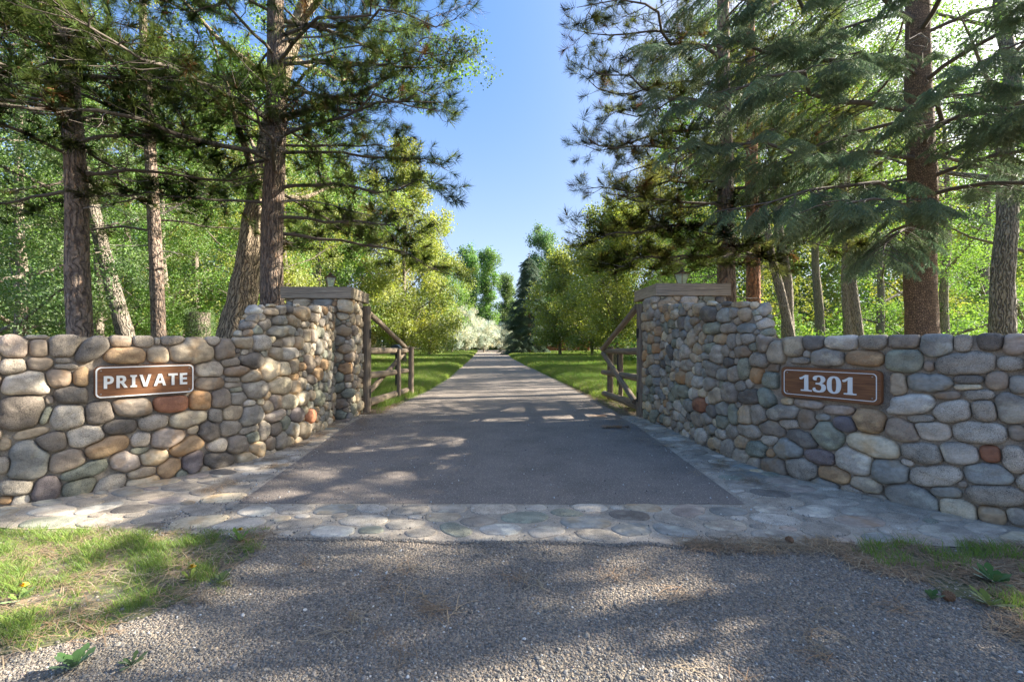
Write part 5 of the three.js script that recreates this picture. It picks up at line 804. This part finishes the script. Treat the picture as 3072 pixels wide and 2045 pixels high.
scatter('needle_litter', 'fallen brown pine needles on the verges and along the paving', 'pine needles', needleGeo, M.litter, (c) => {
  const r = rng(140), put = (x, d, y) => c.add(mat4(at(x, y, d), eq(0, r() * 6.28, 0), 0.8 + 0.5 * r()), vary(r() < 0.35 ? [0.34, 0.25, 0.15] : [0.24, 0.16, 0.095], r, 0.3));
  for (let k = 0; k < 1100; k++) { const x = lerp(-5, -1.0, r()), d = lerp(1.8, 3.7, r()); if (inLeftVerge(x - 0.1, d) && n3(x * 2, d * 2.4, 15) > -0.35 + 0.5 * (r() - 0.5)) put(x, d, 0.012); }
  for (let k = 0; k < 2600; k++) { const x = lerp(2.0, 5, r()), d = lerp(1.9, 3.42, r()); if (inRightVerge(x + 0.15, d) && n3(x * 2.2, d * 2.5, 17) > -0.3 + 0.4 * (r() - 0.5)) put(x, d, 0.012); }
  for (let k = 0; k < 130; k++) { const x = lerp(1.4, 2.6, r()), d = lerp(3.25, 3.42, r()); put(x, d, 0.016); }
  for (let k = 0; k < 16; k++) { const cx = (r() - 0.5) * 5, cd = lerp(2.0, 3.3, r()), n = 1 + r() * 4; for (let j = 0; j < n; j++) put(cx + (r() - 0.5) * 0.3, cd + (r() - 0.5) * 0.18, 0.012); }
  for (let k = 0; k < 700; k++) { const d = lerp(4.3, 9.2, r()), s = r() < 0.6 ? -1 : 1, x = s * lerp(2.2, 2.95, Math.sqrt(r())); if (n3(x * 3, d * 1.2, 55) > 0.1) put(x, d, 0.028); }
  for (let k = 0; k < 6500; k++) { const s = r() < 0.28 ? -1 : 1, d = lerp(9.6, s > 0 ? 17 : 12.5, r()), x = s > 0 ? 2.75 + Math.pow(r(), 1.2) * 4.5 : -2.3 - r() * 1.4; put(x, d, 0.01); }
});
// dandelions, weeds, a fallen twig and cones
const toothLeaf = (L, W) => { const s = new THREE.Shape(); s.moveTo(0, 0); for (const [t, w] of [[0.2, 0.25], [0.3, 0.6], [0.38, 0.35], [0.52, 0.85], [0.6, 0.5], [0.75, 1], [0.9, 0.6]]) s.lineTo(w * W, t * L); s.lineTo(0, L); for (const [t, w] of [[0.9, 0.6], [0.75, 1], [0.6, 0.5], [0.52, 0.85], [0.38, 0.35], [0.3, 0.6], [0.2, 0.25]]) s.lineTo(-w * W, t * L); const g = new THREE.ShapeGeometry(s), p = g.attributes.position; for (let i = 0; i < p.count; i++) { const y = p.getY(i) / L; p.setZ(i, 0.10 * L * Math.sin(y * 2.4) - 0.2 * Math.abs(p.getX(i))); } g.rotateX(-Math.PI / 2 + 0.45); g.computeVertexNormals(); return g; };
function weed(name, label, cat, x, d, n, L, seed, tone, flower, group) {
  const w = thing(name, label, cat, group, at(x, 0.01, d)), r = rng(seed), gm = leafMat(0.35, rgb(...tone));
  for (let k = 0; k < n; k++) part(numberedPart('leaf', k), toothLeaf(L * (0.7 + 0.5 * r()), L * 0.2).rotateX((r() - 0.35) * 0.7).rotateY(k / n * 6.28 + r()), gm, w);
  if (flower) {
    const [dx, h] = flower; part('stem', new GB().tube([V(0, 0, 0), V(dx * 0.4, h * 0.6, 0), V(dx, h, 0)], [0.0022, 0.002, 0.002], 6).build(), std({ color: rgb(0.14, 0.16, 0.05) }), w);
    const g = new GB(), rr = rng(seed + 1); for (let k = 0; k < 90; k++) { const a = rr() * 6.28, e = rr() * 1.35, dd = V(Math.sin(e) * Math.cos(a), Math.cos(e) * 0.7, Math.sin(e) * Math.sin(a)), s = V(-Math.sin(a), 0, Math.cos(a)).multiplyScalar(0.003), b = V(dx, h, 0), t = b.clone().addScaledVector(dd, 0.024 + 0.005 * rr()); const q = g.count; for (const p of [b.clone().sub(s), b.clone().add(s), t.clone().sub(s), t.clone().add(s)]) g.v(p, dd, 0, 0); g.i.push(q, q + 1, q + 2, q + 2, q + 1, q + 3); }
    part('flower_head', g.build(), leafMat(0.25, rgb(0.85, 0.55, 0.015)), w);
  }
}
weed('dandelion', 'yellow dandelion at the corner where grass meets the paving', 'dandelion', PX(240, 3.42), 3.42, 7, 0.10, 1, GRASS, [0.0, 0.085]);
weed('dandelion', 'yellow dandelion at the right edge of the grass patch', 'dandelion', PX(190, 2.86), 2.86, 6, 0.08, 2, GRASSY, [0.01, 0.08]);
weed('dandelion', 'drooping dandelion near the left edge of the grass patch', 'dandelion', PX(18, 2.62), 2.62, 5, 0.09, 3, GRASS, [0.03, 0.09]);
weed('weed', 'broad-leaved weed growing alone in the gravel at the bottom left', 'weed', PX(74, 2.08), 2.08, 15, 0.10, 4, [0.045, 0.12, 0.02]);
weed('weed', 'small weed in the gravel right of the broad-leaved one', 'weed', PX(132, 2.10), 2.10, 10, 0.06, 5, [0.05, 0.10, 0.02]);
weed('weed', 'low weed at the edge of the grass below the dandelion', 'weed', PX(222, 2.84), 2.84, 13, 0.08, 6, [0.06, 0.10, 0.02]);
weed('weed', 'yellow-green leafy weed low on the right verge', 'weed', PX(990, 2.58), 2.58, 12, 0.10, 7, [0.15, 0.19, 0.02]);
weed('weed', 'tall green weed on the right verge above the yellow-green one', 'weed', PX(994, 2.82), 2.82, 13, 0.12, 8, [0.06, 0.14, 0.02]);
weed('weed', 'small green weed left of the others on the right verge', 'weed', PX(932, 2.64), 2.64, 9, 0.07, 9, [0.06, 0.13, 0.02]);
function cone(label, x, d, L, ang) {
  const c = thing('pine_cone', label, 'pine cone', null, at(x, 0.035, d)), g = new GB(); c.rotation.set(0, ang, Math.PI / 2 - 0.1);
  const sc = []; for (let k = 0; k < 70; k++) { const t = k / 70, a = k * 2.4, R = L * 0.34 * Math.sin(Math.PI * clamp(0.15 + t * 0.85, 0, 1)), s = new THREE.SphereGeometry(L * 0.10, 6, 4); s.scale(1, 0.35, 0.8); s.rotateZ(-0.5); s.translate(R, (t - 0.5) * L, 0); s.rotateY(a); sc.push(s); }
  part('scales', mergeGeometries(sc), std({ color: rgb(0.17, 0.09, 0.045), roughness: 0.9 }), c);
}
cone('dark pine cone lying among the needles on the right verge', PX(948, 2.63), 2.63, 0.075, 0.5);
cone('orange-brown cone on the edge of the paving right of the middle', PX(790, 3.38), 3.38, 0.07, 1.4);
{ const w = thing('fallen_twig', 'dead pine twig with orange needles lying on the asphalt near the right pillar', 'twig', null, at(PX(615, 8.0), 0.024, 8.0)), c = new Copies(), r = rng(3); part('stem', new GB().tube([V(-0.16, 0, 0), V(0, 0.02, 0.01), V(0.2, 0.015, -0.02)], [0.008, 0.007, 0.005], 6, { caps: true }).build(), M.twig, w); for (let k = 0; k < 34; k++) c.add(mat4(V(lerp(-0.2, 0.12, r()), 0.006 + 0.02 * r(), (r() - 0.5) * 0.12), eq(0, r() * 6, 0), 0.9), vary([0.34, 0.17, 0.07], r)); c.build('needles', needleGeo, M.litter, w); part('bud', new THREE.SphereGeometry(0.03, 10, 8).scale(1.4, 0.8, 1).translate(0.22, 0.02, -0.02), M.twig, w); }
{ const w = thing('needle_clump', 'small clump of orange needles on the asphalt beyond the fallen twig', 'pine needles', null, at(PX(597, 9.3), 0.022, 9.3)), c = new Copies(), r = rng(4); for (let k = 0; k < 22; k++) c.add(mat4(V(lerp(-0.16, 0.16, r()), 0.005 * r(), (r() - 0.5) * 0.1), eq(0, r() * 6, 0), 0.8), vary([0.34, 0.18, 0.08], r)); c.build('needles', needleGeo, M.litter, w); }

renderer.render(scene, camera);
